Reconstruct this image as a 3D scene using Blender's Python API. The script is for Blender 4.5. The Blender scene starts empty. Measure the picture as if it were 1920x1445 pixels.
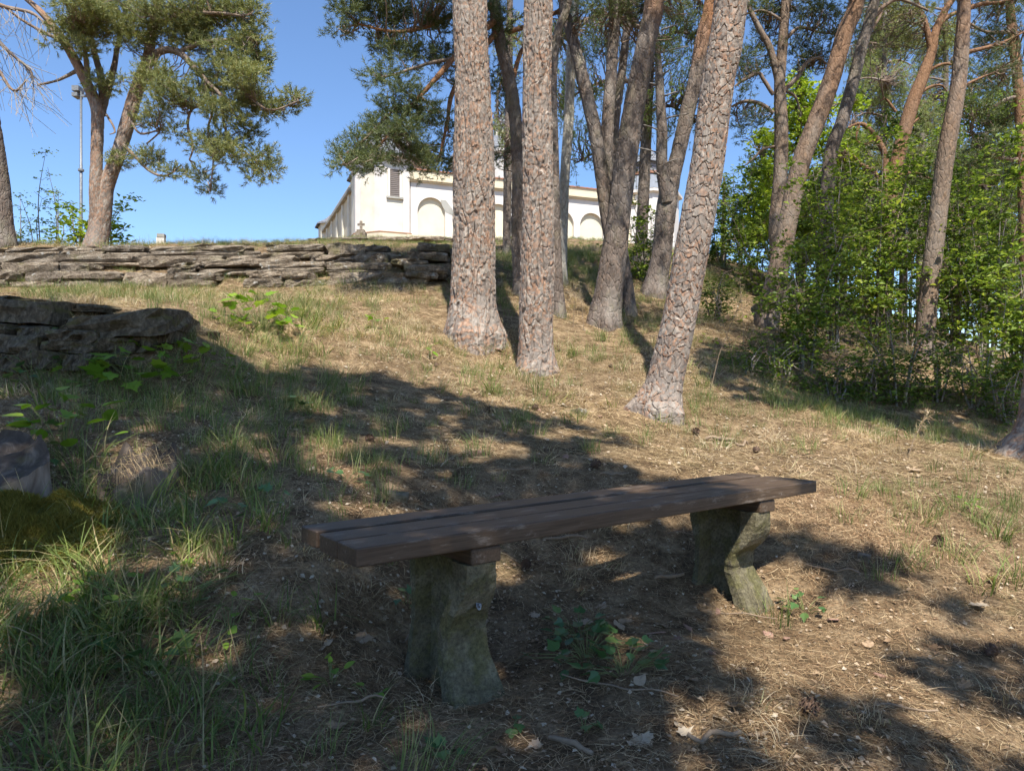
import bpy, math, random
import numpy as np
from mathutils import Vector, Matrix

# ------------------------------------------------------------------ camera, sky, sun, exposure
S = bpy.context.scene
COL = S.collection
F_PX, CX, CY, EYE = 1371.0, 960.0, 722.5, 0.86      # focal length in photo pixels, centre, eye height
cam = bpy.data.cameras.new('camera'); camo = bpy.data.objects.new('camera', cam); COL.objects.link(camo)
cam.sensor_width = 36.0; cam.lens = 36.0 * F_PX / 1920.0; cam.clip_start = 0.05; cam.clip_end = 6000
camo.location = (0, 0, EYE); camo.rotation_euler = (math.radians(90), 0, 0)
S.camera = camo

SUN_AZ, SUN_EL = math.radians(9), math.radians(58)   # azimuth: to the right of straight behind the camera
SUN = np.array([math.sin(SUN_AZ) * math.cos(SUN_EL), -math.cos(SUN_AZ) * math.cos(SUN_EL), math.sin(SUN_EL)])
wd = bpy.data.worlds.new('World'); S.world = wd; wd.use_nodes = True
nt = wd.node_tree
sky = nt.nodes.new('ShaderNodeTexSky'); sky.sky_type = 'NISHITA'; sky.sun_disc = False
sky.sun_elevation = SUN_EL
sky.sun_rotation = math.atan2(SUN[0], SUN[1])
sky.altitude = 300; sky.air_density = 1.0; sky.dust_density = 0.3; sky.ozone_density = 7.0
nt.links.new(sky.outputs[0], nt.nodes['Background'].inputs[0])
nt.nodes['Background'].inputs[1].default_value = 0.122
sl = bpy.data.lights.new('sun', 'SUN'); sl.energy = 5.0; sl.angle = math.radians(0.53); sl.color = (1, .95, .87)
so = bpy.data.objects.new('sun', sl); COL.objects.link(so)
so.rotation_euler = Vector(SUN).to_track_quat('Z', 'Y').to_euler()
S.view_settings.view_transform = 'Standard'; S.view_settings.look = 'None'
S.view_settings.exposure = 0.86; S.view_settings.gamma = 1
S.render.engine = 'CYCLES'
S.cycles.use_denoising = True
S.cycles.use_adaptive_sampling = True; S.cycles.adaptive_threshold = 0.03
S.cycles.max_bounces = 4; S.cycles.diffuse_bounces = 3; S.cycles.glossy_bounces = 1
S.cycles.transmission_bounces = 2; S.cycles.transparent_max_bounces = 4
S.cycles.sample_clamp_indirect = 6
S.cycles.caustics_reflective = False; S.cycles.caustics_refractive = False

# ------------------------------------------------------------------ helpers
RNG = np.random.default_rng(7)
random.seed(7)

def nrm(v):
    v = np.asarray(v, float)
    return v / np.maximum(np.linalg.norm(v, axis=-1, keepdims=True), 1e-9)

def W(px, py, d):
    """world point seen at photo pixel (px,py) at depth d"""
    return np.array([(px - CX) / F_PX * d, d, EYE + (CY - py) / F_PX * d])

def project(P):
    P = np.asarray(P, float); y = np.where(P[..., 1] > .05, P[..., 1], .05)
    return CX + P[..., 0] / y * F_PX, CY - (P[..., 2] - EYE) / y * F_PX

def _h(ix, iy, iz, seed):
    n = (ix.astype(np.int64) * 374761393 + iy.astype(np.int64) * 668265263 + iz.astype(np.int64) * 2147483647 + seed * 1274126177) & 0xffffffff
    n = ((n ^ (n >> 13)) * 1274126177) & 0xffffffff
    n = n ^ (n >> 16)
    n = (n * 2246822519) & 0xffffffff
    n = n ^ (n >> 15)
    return (n & 0xffffff) / float(0xffffff)

def vnoise(x, y, z=None, seed=0):
    """value noise in -1..1"""
    x = np.asarray(x, float); y = np.asarray(y, float); z = np.zeros_like(x) if z is None else np.asarray(z, float)
    ix, iy, iz = np.floor(x), np.floor(y), np.floor(z)
    fx, fy, fz = x - ix, y - iy, z - iz
    fx, fy, fz = [f * f * (3 - 2 * f) for f in (fx, fy, fz)]
    r = 0
    for a in (0, 1):
        for b in (0, 1):
            for c in (0, 1):
                w = (fx if a else 1 - fx) * (fy if b else 1 - fy) * (fz if c else 1 - fz)
                r = r + w * _h(ix + a, iy + b, iz + c, seed)
    return r * 2 - 1

def mesh_np(name, V, F, mat=None, smooth=False, attrs=None):
    V = np.ascontiguousarray(V, dtype=np.float32); F = np.ascontiguousarray(F, dtype=np.int32)
    me = bpy.data.meshes.new(name)
    k = F.shape[1]
    me.vertices.add(len(V)); me.vertices.foreach_set('co', V.ravel())
    me.loops.add(F.size); me.loops.foreach_set('vertex_index', F.ravel())
    me.polygons.add(len(F)); me.polygons.foreach_set('loop_start', np.arange(0, F.size, k, dtype=np.int32))
    me.polygons.foreach_set('use_smooth', np.full(len(F), smooth, dtype=bool))
    if attrs:
        for an, av in attrs.items():
            a = me.attributes.new(an, 'FLOAT', 'POINT'); a.data.foreach_set('value', np.ascontiguousarray(av, dtype=np.float32))
    me.update(calc_edges=True)
    if mat: me.materials.append(mat)
    return me

def add(name, me, parent=None, loc=None, kind=None):
    o = bpy.data.objects.new(name, me); COL.objects.link(o)
    if parent is not None: o.parent = parent
    if loc is not None: o.location = loc
    if kind: o['kind'] = kind
    return o

def root(name, label, cat, loc=(0, 0, 0), group=None, rotz=0):
    o = bpy.data.objects.new(name, None); COL.objects.link(o)
    o.location = loc; o.rotation_euler = (0, 0, rotz); o.empty_display_size = .1
    o['label'] = label; o['category'] = cat
    if group: o['group'] = group
    return o

def tag(o, label, cat, group=None):
    o['label'] = label; o['category'] = cat
    if group: o['group'] = group
    return o

def part(name, V, F, mat, rt, smooth=False, attrs=None, kind=None):
    """world-space vertices -> child of rt (rt unrotated)"""
    V = np.asarray(V, float) - np.array(rt.location)
    return add(name, mesh_np(name, V, F, mat, smooth, attrs), rt, kind=kind)

BOXF = np.array([[0,3,2,1],[4,5,6,7],[0,1,5,4],[1,2,6,5],[2,3,7,6],[3,0,4,7]])
def box(x0, x1, y0, y1, z0, z1):
    return np.array([[x0,y0,z0],[x1,y0,z0],[x1,y1,z0],[x0,y1,z0],[x0,y0,z1],[x1,y0,z1],[x1,y1,z1],[x0,y1,z1]], float), BOXF

def join(parts):
    Vs, Fs, n = [], [], 0
    for V, F in parts:
        Vs.append(V); Fs.append(np.asarray(F) + n); n += len(V)
    return np.concatenate(Vs), np.concatenate(Fs)

# ---- node materials
class NT:
    def __init__(s, name):
        s.m = bpy.data.materials.new(name); s.m.use_nodes = True
        s.t = s.m.node_tree; s.b = s.t.nodes['Principled BSDF']; s.out = s.t.nodes['Material Output']
    def n(s, ty, **kw):
        nd = s.t.nodes.new(ty)
        for k, v in kw.items():
            if k.startswith('i_'):
                nd.inputs[k[2:].replace('_', ' ')].default_value = v
            else: setattr(nd, k, v)
        return nd
    def l(s, a, b): s.t.links.new(a, b)
    def ramp(s, fac, stops, interp='LINEAR'):
        r = s.n('ShaderNodeValToRGB'); cr = r.color_ramp; cr.interpolation = interp
        while len(cr.elements) < len(stops): cr.elements.new(.5)
        for e, (p, c) in zip(cr.elements, stops):
            e.position = p; e.color = (*c, 1)
        if fac is not None: s.l(fac, r.inputs[0])
        return r.outputs[0]
    def noise(s, scale, detail=4, rough=.55, vec=None, dist=0):
        t = s.n('ShaderNodeTexNoise'); t.inputs['Scale'].default_value = scale; t.inputs['Detail'].default_value = detail
        t.inputs['Roughness'].default_value = rough; t.inputs['Distortion'].default_value = dist
        if vec is not None: s.l(vec, t.inputs['Vector'])
        return t.outputs['Fac']
    def mix(s, fac, a, b, mode='MIX'):
        m = s.n('ShaderNodeMix', data_type='RGBA', blend_type=mode)
        for sock, v in ((m.inputs[0], fac), (m.inputs[6], a), (m.inputs[7], b)):
            if isinstance(v, (int, float)): sock.default_value = v
            elif isinstance(v, tuple): sock.default_value = (*v, 1)
            else: s.l(v, sock)
        return m.outputs[2]
    def bump(s, h, strength=.4, dist=.02):
        b = s.n('ShaderNodeBump'); b.inputs['Strength'].default_value = strength; b.inputs['Distance'].default_value = dist
        s.l(h, b.inputs['Height']); s.l(b.outputs[0], s.b.inputs['Normal'])
    def coord(s, which='Object', scale=None):
        c = s.n('ShaderNodeTexCoord').outputs[which]
        if scale is not None:
            m = s.n('ShaderNodeMapping'); m.inputs['Scale'].default_value = scale
            s.l(c, m.inputs['Vector']); c = m.outputs[0]
        return c
    def pos(s): return s.n('ShaderNodeNewGeometry').outputs['Position']
    def base(s, c, rough=.8, spec=.3):
        if isinstance(c, tuple): s.b.inputs['Base Color'].default_value = (*c, 1)
        else: s.l(c, s.b.inputs['Base Color'])
        s.b.inputs['Roughness'].default_value = rough; s.b.inputs['Specular IOR Level'].default_value = spec
        return s.m

def leaf_mat(name, stops, transl=.3, rough=.55, spec=.25, inst=False):
    k = NT(name); g = k.n('ShaderNodeNewGeometry')
    rnd = g.outputs['Random Per Island']
    if inst:
        oi = k.n('ShaderNodeObjectInfo'); mth = k.n('ShaderNodeMath', operation='ADD')
        k.l(rnd, mth.inputs[0]); k.l(oi.outputs['Random'], mth.inputs[1])
        fr = k.n('ShaderNodeMath', operation='FRACT'); k.l(mth.outputs[0], fr.inputs[0]); rnd = fr.outputs[0]
    c = k.ramp(rnd, stops)
    big = k.noise(.9, 2, vec=k.pos())
    c = k.mix(.55, c, k.mix(1.0, c, k.ramp(big, [(.35, (.62, .66, .6)), (.65, (1.25, 1.2, 1.1))]), 'MULTIPLY'))
    k.base(c, rough, spec)
    if transl > 0:
        tr = k.n('ShaderNodeBsdfTranslucent'); k.l(k.mix(1.0, c, (1.25, 1.25, .6), 'MULTIPLY'), tr.inputs[0])
        mx = k.n('ShaderNodeMixShader'); mx.inputs[0].default_value = transl
        k.l(k.b.outputs[0], mx.inputs[1]); k.l(tr.outputs[0], mx.inputs[2]); k.l(mx.outputs[0], k.out.inputs[0])
    return k.m

def bark_mat(name, stops, orange=(.33, .165, .08), bump=.5, green=0):
    k = NT(name)
    pl = k.n('ShaderNodeAttribute', attribute_name='plate').outputs['Fac']
    og = k.n('ShaderNodeAttribute', attribute_name='orange').outputs['Fac']
    c = k.ramp(pl, stops)
    co = k.coord('Object', (1, 1, .45))
    f = k.noise(38, 5, .65, co)
    c = k.mix(1.0, c, k.ramp(f, [(.28, (.45, .43, .42)), (.5, (1, 1, 1)), (.72, (1.4, 1.36, 1.3))]), 'MULTIPLY')
    b2 = k.noise(3.2, 4, .6, co)
    c = k.mix(k.ramp(b2, [(.45, (0, 0, 0)), (.7, (.55, .55, .55))]), c, (.30, .27, .235))
    oc = k.mix(1.0, orange, k.ramp(f, [(.3, (.55, .5, .45)), (.7, (1.2, 1.2, 1.2))]), 'MULTIPLY')
    c = k.mix(og, c, oc)
    if green:
        g = k.noise(5, 4, .6, co)
        c = k.mix(k.ramp(g, [(.52, (0, 0, 0)), (.7, (green,) * 3)]), c, (.16, .17, .07))
    v = k.n('ShaderNodeTexVoronoi', feature='DISTANCE_TO_EDGE'); v.inputs['Scale'].default_value = 15
    k.l(co, v.inputs['Vector'])
    hh = k.n('ShaderNodeMath', operation='ADD'); k.l(f, hh.inputs[0])
    r = k.ramp(v.outputs['Distance'], [(0, (0, 0, 0)), (.12, (.6, .6, .6))]); k.l(r, hh.inputs[1])
    k.bump(hh.outputs[0], bump, .02)
    return k.base(c, .9, .15)

M = {}
PL = [(0, (.13, .105, .088)), (.2, (.255, .21, .175)), (.38, (.165, .138, .118)), (.5, (.31, .185, .12)), (.62, (.22, .19, .16)), (.8, (.34, .29, .245)), (.9, (.28, .18, .125)), (1, (.18, .125, .095))]
M['bark'] = bark_mat('pine_bark', PL, bump=.35)
PG = [(0, (.115, .09, .075)), (.3, (.17, .135, .112)), (.6, (.135, .108, .09)), (.8, (.19, .14, .108)), (1, (.11, .085, .07))]
M['bark_brown'] = bark_mat('brown_bark', [(0, (.13, .095, .07)), (.3, (.21, .155, .115)), (.6, (.16, .12, .09)), (.8, (.25, .175, .12)), (1, (.14, .095, .065))], orange=(.26, .145, .08), bump=.5)
M['bark_grey'] = bark_mat('grey_bark', PG, bump=.7, green=.25)
M['bark_pale'] = bark_mat('pale_bark', [(0, (.36, .33, .28)), (.5, (.42, .39, .33)), (1, (.31, .28, .24))], bump=.5, green=.35)
M['twig'] = bark_mat('twig_bark', [(0, (.17, .12, .09)), (1, (.25, .18, .13))], bump=.2)
M['twig_dead'] = bark_mat('dead_twig_bark', [(0, (.25, .22, .19)), (1, (.32, .29, .25))], bump=.2)
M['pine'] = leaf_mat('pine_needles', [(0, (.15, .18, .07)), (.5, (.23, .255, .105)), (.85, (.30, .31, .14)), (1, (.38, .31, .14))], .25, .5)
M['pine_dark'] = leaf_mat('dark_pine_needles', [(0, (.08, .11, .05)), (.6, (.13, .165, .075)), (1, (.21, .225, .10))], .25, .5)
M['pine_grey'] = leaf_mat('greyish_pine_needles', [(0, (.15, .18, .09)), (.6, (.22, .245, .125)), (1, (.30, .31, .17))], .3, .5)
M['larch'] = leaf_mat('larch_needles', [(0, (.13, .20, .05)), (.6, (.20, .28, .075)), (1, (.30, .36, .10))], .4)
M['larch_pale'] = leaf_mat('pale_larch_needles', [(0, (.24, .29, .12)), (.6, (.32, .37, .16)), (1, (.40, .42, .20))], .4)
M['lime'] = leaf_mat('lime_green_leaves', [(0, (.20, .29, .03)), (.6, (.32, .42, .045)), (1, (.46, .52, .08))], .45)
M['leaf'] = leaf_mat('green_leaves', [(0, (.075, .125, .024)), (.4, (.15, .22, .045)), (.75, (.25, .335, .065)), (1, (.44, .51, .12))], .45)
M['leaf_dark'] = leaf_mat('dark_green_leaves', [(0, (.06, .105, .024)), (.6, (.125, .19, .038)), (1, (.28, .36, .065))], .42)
M['grass'] = leaf_mat('green_grass_blades', [(0, (.085, .125, .032)), (.4, (.14, .19, .05)), (.7, (.22, .27, .075)), (.82, (.42, .36, .19)), (1, (.34, .25, .13))], .32, inst=True)
M['grass_fine'] = leaf_mat('fine_grass_blades', [(0, (.11, .165, .05)), (.5, (.17, .23, .07)), (.75, (.26, .28, .11)), (1, (.44, .36, .21))], .3, inst=True)
M['dry'] = leaf_mat('dry_grass_blades', [(0, (.38, .28, .175)), (.5, (.50, .39, .26)), (.85, (.60, .49, .34)), (1, (.28, .28, .13))], .25, inst=True)
M['litter'] = leaf_mat('needle_litter_straw', [(0, (.11, .068, .034)), (.3, (.25, .168, .088)), (.6, (.41, .30, .165)), (.88, (.57, .45, .27)), (1, (.20, .12, .06))], .1, .7, inst=True)
M['seedling'] = leaf_mat('seedling_leaves', [(0, (.10, .20, .02)), (.5, (.17, .29, .03)), (1, (.26, .36, .05))], .35, .45, inst=True)
M['ivy'] = leaf_mat('ivy_leaves', [(0, (.045, .10, .03)), (.6, (.08, .16, .05)), (1, (.16, .23, .07))], .2, .35, .5, inst=True)
M['deadleaf'] = leaf_mat('dead_leaves', [(0, (.24, .15, .085)), (.4, (.36, .25, .16)), (.8, (.46, .36, .26)), (1, (.52, .45, .36))], .15, .7, inst=True)

def ground_mat():
    k = NT('pine_litter_ground'); p = k.pos()
    n1 = k.noise(.7, 5, .6, p); n2 = k.noise(7, 6, .65, p); n3 = k.noise(60, 4, .7, p)
    c = k.ramp(n2, [(.3, (.07, .046, .026)), (.48, (.18, .123, .068)), (.62, (.33, .238, .14)), (.8, (.45, .345, .21))])
    c = k.mix(k.ramp(n1, [(.45, (0, 0, 0)), (.68, (.5, .5, .5))]), c, (.15, .105, .065))
    c = k.mix(1.0, c, k.ramp(n3, [(.3, (.45, .42, .4)), (.5, (1, 1, 1)), (.7, (1.35, 1.3, 1.25))]), 'MULTIPLY')
    gn = k.noise(1.6, 4, .6, p)
    c = k.mix(k.ramp(gn, [(.60, (0, 0, 0)), (.76, (.35, .35, .35))]), c, (.13, .15, .05))
    add_ = k.n('ShaderNodeMath', operation='ADD'); k.l(n2, add_.inputs[0]); k.l(n3, add_.inputs[1])
    k.bump(add_.outputs[0], .8, .03)
    return k.base(c, .95, .1)
M['ground'] = ground_mat()

def stone_mat():
    k = NT('lichened_slate_stone'); p = k.pos(); oi = k.n('ShaderNodeObjectInfo').outputs['Random']
    n1 = k.noise(6, 6, .65, p); n2 = k.noise(40, 4, .7, p); n3 = k.noise(2.6, 5, .6, p)
    c = k.ramp(n1, [(.3, (.11, .09, .07)), (.5, (.25, .21, .165)), (.7, (.42, .37, .30))])
    c = k.mix(1.0, c, k.ramp(oi, [(0, (.72, .70, .68)), (.5, (1, .96, .9)), (1, (1.18, 1.1, 1))]), 'MULTIPLY')
    c = k.mix(1.0, c, k.ramp(n2, [(.3, (.6, .6, .6)), (.5, (1, 1, 1)), (.75, (1.3, 1.3, 1.3))]), 'MULTIPLY')
    c = k.mix(k.ramp(n3, [(.55, (0, 0, 0)), (.68, (.6, .6, .6))]), c, (.15, .14, .045))
    c = k.mix(k.ramp(k.noise(11, 3, .5, p), [(.64, (0, 0, 0)), (.7, (.7, .7, .7))]), c, (.50, .49, .44))
    a = k.n('ShaderNodeMath', operation='ADD'); k.l(n1, a.inputs[0]); k.l(n2, a.inputs[1]); k.bump(a.outputs[0], 1., .05)
    return k.base(c, .92, .15)
M['stone'] = stone_mat()

def plaster(name, col, var=.12, stain=(.55, .47, .32)):
    k = NT(name); p = k.pos()
    n = k.noise(1.1, 5, .6, p); n2 = k.noise(9, 4, .6, p)
    c = k.mix(1.0, col, k.ramp(n, [(.3, (1 - var,) * 3), (.6, (1, 1, 1))]), 'MULTIPLY')
    c = k.mix(k.ramp(n2, [(.62, (0, 0, 0)), (.8, (.35, .35, .35))]), c, stain)
    k.bump(n2, .15, .02)
    return k.base(c, .9, .2)
M['cream'] = plaster('cream_plaster', (.69, .64, .52), .18)
M['panel'] = plaster('warm_cream_plaster', (.70, .63, .47))
M['white'] = plaster('white_plaster', (.64, .60, .55))
M['ochre'] = plaster('ochre_plaster', (.62, .54, .39))
M['rawplaster'] = plaster('bare_patch_plaster', (.36, .35, .31), .3)
M['brownpaint'] = plaster('brown_plinth_band', (.36, .19, .10))
def simple(name, col, rough=.6, metal=0, scale=30, var=.25):
    k = NT(name); n = k.noise(scale, 4, .6, k.coord('Object'))
    c = k.mix(1.0, col, k.ramp(n, [(.3, (1 - var,) * 3), (.7, (1 + var,) * 3)]), 'MULTIPLY')
    k.b.inputs['Metallic'].default_value = metal; k.bump(n, .2, .005)
    return k.base(c, rough, .3)
def slate_roof():
    k = NT('grey_slate_roof'); p = k.pos()
    br = k.n('ShaderNodeTexWave', wave_type='BANDS', bands_direction='Z'); br.inputs['Scale'].default_value = 1.6
    br.inputs['Distortion'].default_value = .6; k.l(p, br.inputs['Vector'])
    n = k.noise(5, 3, .6, p)
    c = k.mix(1.0, k.ramp(br.outputs['Fac'], [(.2, (.10, .105, .115)), (.8, (.24, .245, .26))]), k.ramp(n, [(.3, (.7, .7, .7)), (.7, (1.2, 1.2, 1.2))]), 'MULTIPLY')
    k.bump(br.outputs['Fac'], .5, .03)
    return k.base(c, .6, .4)
M['slate'] = slate_roof()
M['copper'] = simple('dark_red_roof_edge', (.34, .17, .11), .7)
M['tin'] = simple('grey_sheet_roof', (.20, .215, .235), .5)
M['louvre'] = simple('grey_brown_louvre_wood', (.24, .205, .18), .8)
M['steel'] = simple('galvanised_steel', (.22, .23, .24), .5, .5)
M['lampgrey'] = simple('grey_lamp_housing', (.18, .19, .20), .5)
M['moss'] = leaf_mat('yellow_green_moss', [(0, (.09, .085, .014)), (.6, (.18, .155, .026)), (1, (.28, .22, .05))], .25, .8)

def wood_seat():
    k = NT('dark_brown_stained_planks'); co = k.coord('Object', (1.0, 22, 22))
    g = k.noise(6, 7, .72, co, .3); w = k.noise(7, 6, .7, k.coord('Object', (1, 3.5, 3.5)))
    c = k.ramp(g, [(.3, (.042, .027, .017)), (.5, (.080, .053, .034)), (.7, (.125, .087, .058))])
    c = k.mix(k.ramp(w, [(.56, (0, 0, 0)), (.66, (.45, .45, .45))]), c, (.30, .255, .21))
    sp = k.noise(34, 2, .5, k.coord('Object', (1, 1.5, 1)))
    c = k.mix(k.ramp(sp, [(.74, (0, 0, 0)), (.78, (.5, .5, .5))]), c, (.30, .27, .25))
    k.bump(g, .22, .002)
    return k.base(c, .5, .3)
M['wood'] = wood_seat()
def concrete():
    k = NT('mossy_rough_concrete'); co = k.coord('Object')
    n1 = k.noise(9, 6, .65, co); n2 = k.noise(90, 4, .7, co); n3 = k.noise(11, 6, .7, co)
    c = k.ramp(n1, [(.3, (.09, .076, .046)), (.55, (.155, .135, .085)), (.75, (.26, .235, .165))])
    c = k.mix(k.ramp(n3, [(.46, (0, 0, 0)), (.56, (.7, .7, .7))]), c, (.085, .078, .028))
    c = k.mix(1.0, c, k.ramp(n2, [(.3, (.5, .5, .5)), (.5, (1, 1, 1)), (.72, (1.5, 1.5, 1.45))]), 'MULTIPLY')
    a = k.n('ShaderNodeMath', operation='ADD'); k.l(n1, a.inputs[0]); k.l(n2, a.inputs[1]); k.bump(a.outputs[0], .6, .008)
    return k.base(c, .95, .15)
M['concrete'] = concrete()
def stumpwood(name, stops):
    k = NT(name); co = k.coord('Object', (1, 1, .25)); n = k.noise(16, 6, .65, co, .5); n2 = k.noise(3, 4, .6, k.coord('Object'))
    c = k.ramp(n, stops)
    c = k.mix(k.ramp(n2, [(.55, (0, 0, 0)), (.68, (.6, .6, .6))]), c, (.11, .105, .025))
    k.bump(n, .8, .015)
    return k.base(c, .9, .15)
M['stump_side'] = stumpwood('weathered_stump_wood', [(.3, (.06, .042, .03)), (.5, (.17, .128, .098)), (.7, (.30, .24, .19))])
M['stump_top'] = stumpwood('dark_rotten_stump_top', [(.3, (.035, .027, .021)), (.55, (.085, .068, .054)), (.75, (.20, .165, .13))])
M['cone'] = simple('pine_cone_scales', (.12, .075, .05), .8)
M['stick'] = simple('weathered_stick_wood', (.24, .175, .115), .85)
M['barkchip'] = simple('bark_flake', (.26, .155, .11), .9)

# ------------------------------------------------------------------ terrain
CP = [  # px, py, depth : ground seen in the photograph
 (900,1335,2.02),(1450,1172,2.85),(1100,1200,2.5),(960,1445,1.66),(1310,1110,3.05),(1370,1130,2.98),(1340,1058,3.25),(790,1262,2.32),(860,1290,2.15),(1100,1085,3.02),(1200,1060,3.2),(0,1445,1.60),(1500,1445,1.72),(1920,1445,1.9),(400,1445,1.6),
 (100,1250,2.0),(400,1250,2.05),(600,1130,2.35),(300,1100,2.4),(50,1040,2.55),(250,960,2.9),(60,950,2.95),(420,960,2.9),
 (700,980,3.0),(960,920,3.6),(1250,925,3.75),(1600,1000,3.4),(1900,1000,3.5),(1900,1200,2.65),(1650,1200,2.6),
 (600,840,3.9),(400,800,4.0),(200,790,3.9),(50,740,4.2),(250,700,4.55),(100,693,4.55),(-150,700,4.5),
 (960,820,4.6),(1240,785,6.0),(1300,860,4.5),(1500,800,5.9),(1600,860,5.0),(1800,900,4.4),(1920,860,5.0),(1750,830,6.0),
 (500,700,5.1),(700,700,5.8),(880,730,5.8),(1005,705,7.1),(885,640,7.7),(1130,720,6.6),(760,640,7.0),(600,640,6.3),(470,640,5.8),
 (100,580,4.8),(250,590,4.85),(380,620,5.4),(-150,580,4.8),(-300,580,4.8),
 (-300,572,5.5),(-100,572,5.5),(60,571,5.5),(200,573,5.5),(330,582,5.6),(-300,563,6.1),(-100,563,6.1),(60,563,6.1),(200,564,6.1),(330,570,6.2),(-300,577,5.1),(-100,577,5.1),(60,576,5.1),(200,580,5.1),(200,556,6.8),(0,552,6.8),(420,575,6.8),(600,585,7.6),(750,580,8.4),
 (0,538,9.9),(200,538,9.9),(400,537,9.9),(600,537,9.9),(835,528,10.0),(-200,540,9.9),
 (0,474,11.3),(200,474,11.3),(400,474,11.3),(600,474,11.3),(800,474,11.3),(-200,474,11.3),
 (20,461,12.2),(190,463,12.5),(100,464,12.4),(-100,455,12.3),(-300,450,12.3),
 (-150,500,17),(50,505,18),(190,500,19),
 (320,466,14),(420,472,15.6),(600,472,15.6),(800,474,15.6),(940,478,15.4),(300,474,15.6),
 (280,458,16.6),(420,457,17),(550,457,17),(300,480,24),(420,475,24),(520,470,26),
 (620,452,21),(720,452,21),(840,455,21),(640,447,24),(740,447,24.5),(850,449,25),(560,456,22),
 (960,450,22),(1050,446,22),(1130,452,22),(1230,470,22),
 (640,447,40),(760,447,40),(900,449,40),(1100,452,40),(640,452,52),(900,455,56),(1150,462,60),(1300,475,60),(760,450,90),(1100,455,95),
 (560,470,45),(450,500,60),
 (1060,600,9.2),(1080,540,11),(1135,615,9.4),(1185,600,10.8),(1228,550,12.5),(975,545,10.2),(900,545,10),(1100,480,15),(1000,490,14),
 (1340,500,15),(1300,600,9.8),(1450,592,12),(1400,655,9),(1400,700,7.6),(1500,742,7.6),(1535,604,13),(1600,650,11),(1655,610,14),
 (1735,690,9.2),(1700,760,8),(1850,790,7.6),(1920,720,12),(1800,680,13),(2100,760,9),(2300,850,8),(2100,900,5),(2400,1000,5),
 (1350,480,24),(1500,540,24),(1700,600,26),(1900,690,26),(2300,800,24),
]
cp = [W(*c) for c in CP]
cp += [np.array(p, float) for p in [(-4,0,.25),(-8,2,1.0),(0,0,-.12),(0,-4,-.5),(4,0,-.35),(8,2,-.8),(-6,-6,.2),(6,-6,-1.4),(15,0,-3),(25,10,-5),
    (-15,0,2.2),(-14,8,2.6),(-20,20,3.5),(0,-15,-2.5),(15,-15,-5),(-15,-15,0),(40,40,-7),(60,0,-12),(0,-60,-12),(-60,0,-5),(-60,60,-4),(-25,60,5),(-35,90,0),
    (70,90,-8),(0,130,8),(-60,150,-10),(60,180,-8),(0,240,-12),(200,0,-25),(-200,0,-22),(0,-200,-25),(200,250,-25),(-200,250,-25),
    (1500,0,-40),(-1500,0,-40),(0,1500,-40),(0,-1500,-40),(1500,1500,-40),(-1500,1500,-40),(1500,-1500,-40),(-1500,-1500,-40)]]
CPA = np.array(cp)
def _phi(r2): return -np.sqrt(r2 + .25)
A = _phi(((CPA[:, None, :2] - CPA[None, :, :2]) ** 2).sum(-1)); n_ = len(CPA)
sm = np.minimum(.004 * np.linalg.norm(CPA[:, :2], axis=1), .2)
K = np.zeros((n_ + 1, n_ + 1)); K[:n_, :n_] = A + np.diag(sm * .25); K[:n_, n_] = 1; K[n_, :n_] = 1
COEF = np.linalg.solve(K, np.append(CPA[:, 2], 0))
def gz0(x, y):
    x = np.asarray(x, float); y = np.asarray(y, float); sh = x.shape
    x = x.ravel(); y = y.ravel(); out = np.empty(len(x))
    for i in range(0, len(x), 20000):
        q = (x[i:i+20000, None] - CPA[None, :, 0]) ** 2 + (y[i:i+20000, None] - CPA[None, :, 1]) ** 2
        out[i:i+20000] = _phi(q) @ COEF[:n_] + COEF[n_]
    return out.reshape(sh)
def gz(x, y):
    x = np.asarray(x, float); y = np.asarray(y, float)
    r = np.hypot(x, y); k = np.clip(r / 10, .6, 3)
    return gz0(x, y) + .028 * vnoise(x * 1.3, y * 1.3, seed=3) + .014 * vnoise(x * 4.3, y * 4.3, seed=4) * k + .007 * vnoise(x * 13, y * 13, seed=5) * k
FEET = [(-.416, 7.7, .06), (.228, 7.1, .05), (1.21, 6.0, .05), (1.19, 9.5, .05)]
def gz(x, y, _g=gz):
    z = _g(x, y)
    for (a, b, h) in FEET: z = z + h * np.exp(-((np.asarray(x) - a) ** 2 + (np.asarray(y) - b) ** 2) / .09)
    return z
def gzs(x, y): return float(gz(np.array([x]), np.array([y]))[0])
def hit(px, py, d0=1.2, d1=60):
    """where the view ray through a photo pixel meets the ground"""
    d = np.geomspace(d0, d1, 700)
    x = (px - CX) / F_PX * d; z = EYE + (CY - py) / F_PX * d
    b = gz(x, d) - z
    i = int(np.argmax(b > 0)) if (b > 0).any() else len(d) - 1
    return np.array([x[i], d[i], gzs(x[i], d[i])])
def gnormal(x, y):
    e = .12
    dx = (gz(x + e, y) - gz(x - e, y)) / (2 * e); dy = (gz(x, y + e) - gz(x, y - e)) / (2 * e)
    return nrm(np.stack([-dx, -dy, np.ones_like(dx)], -1))

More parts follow.
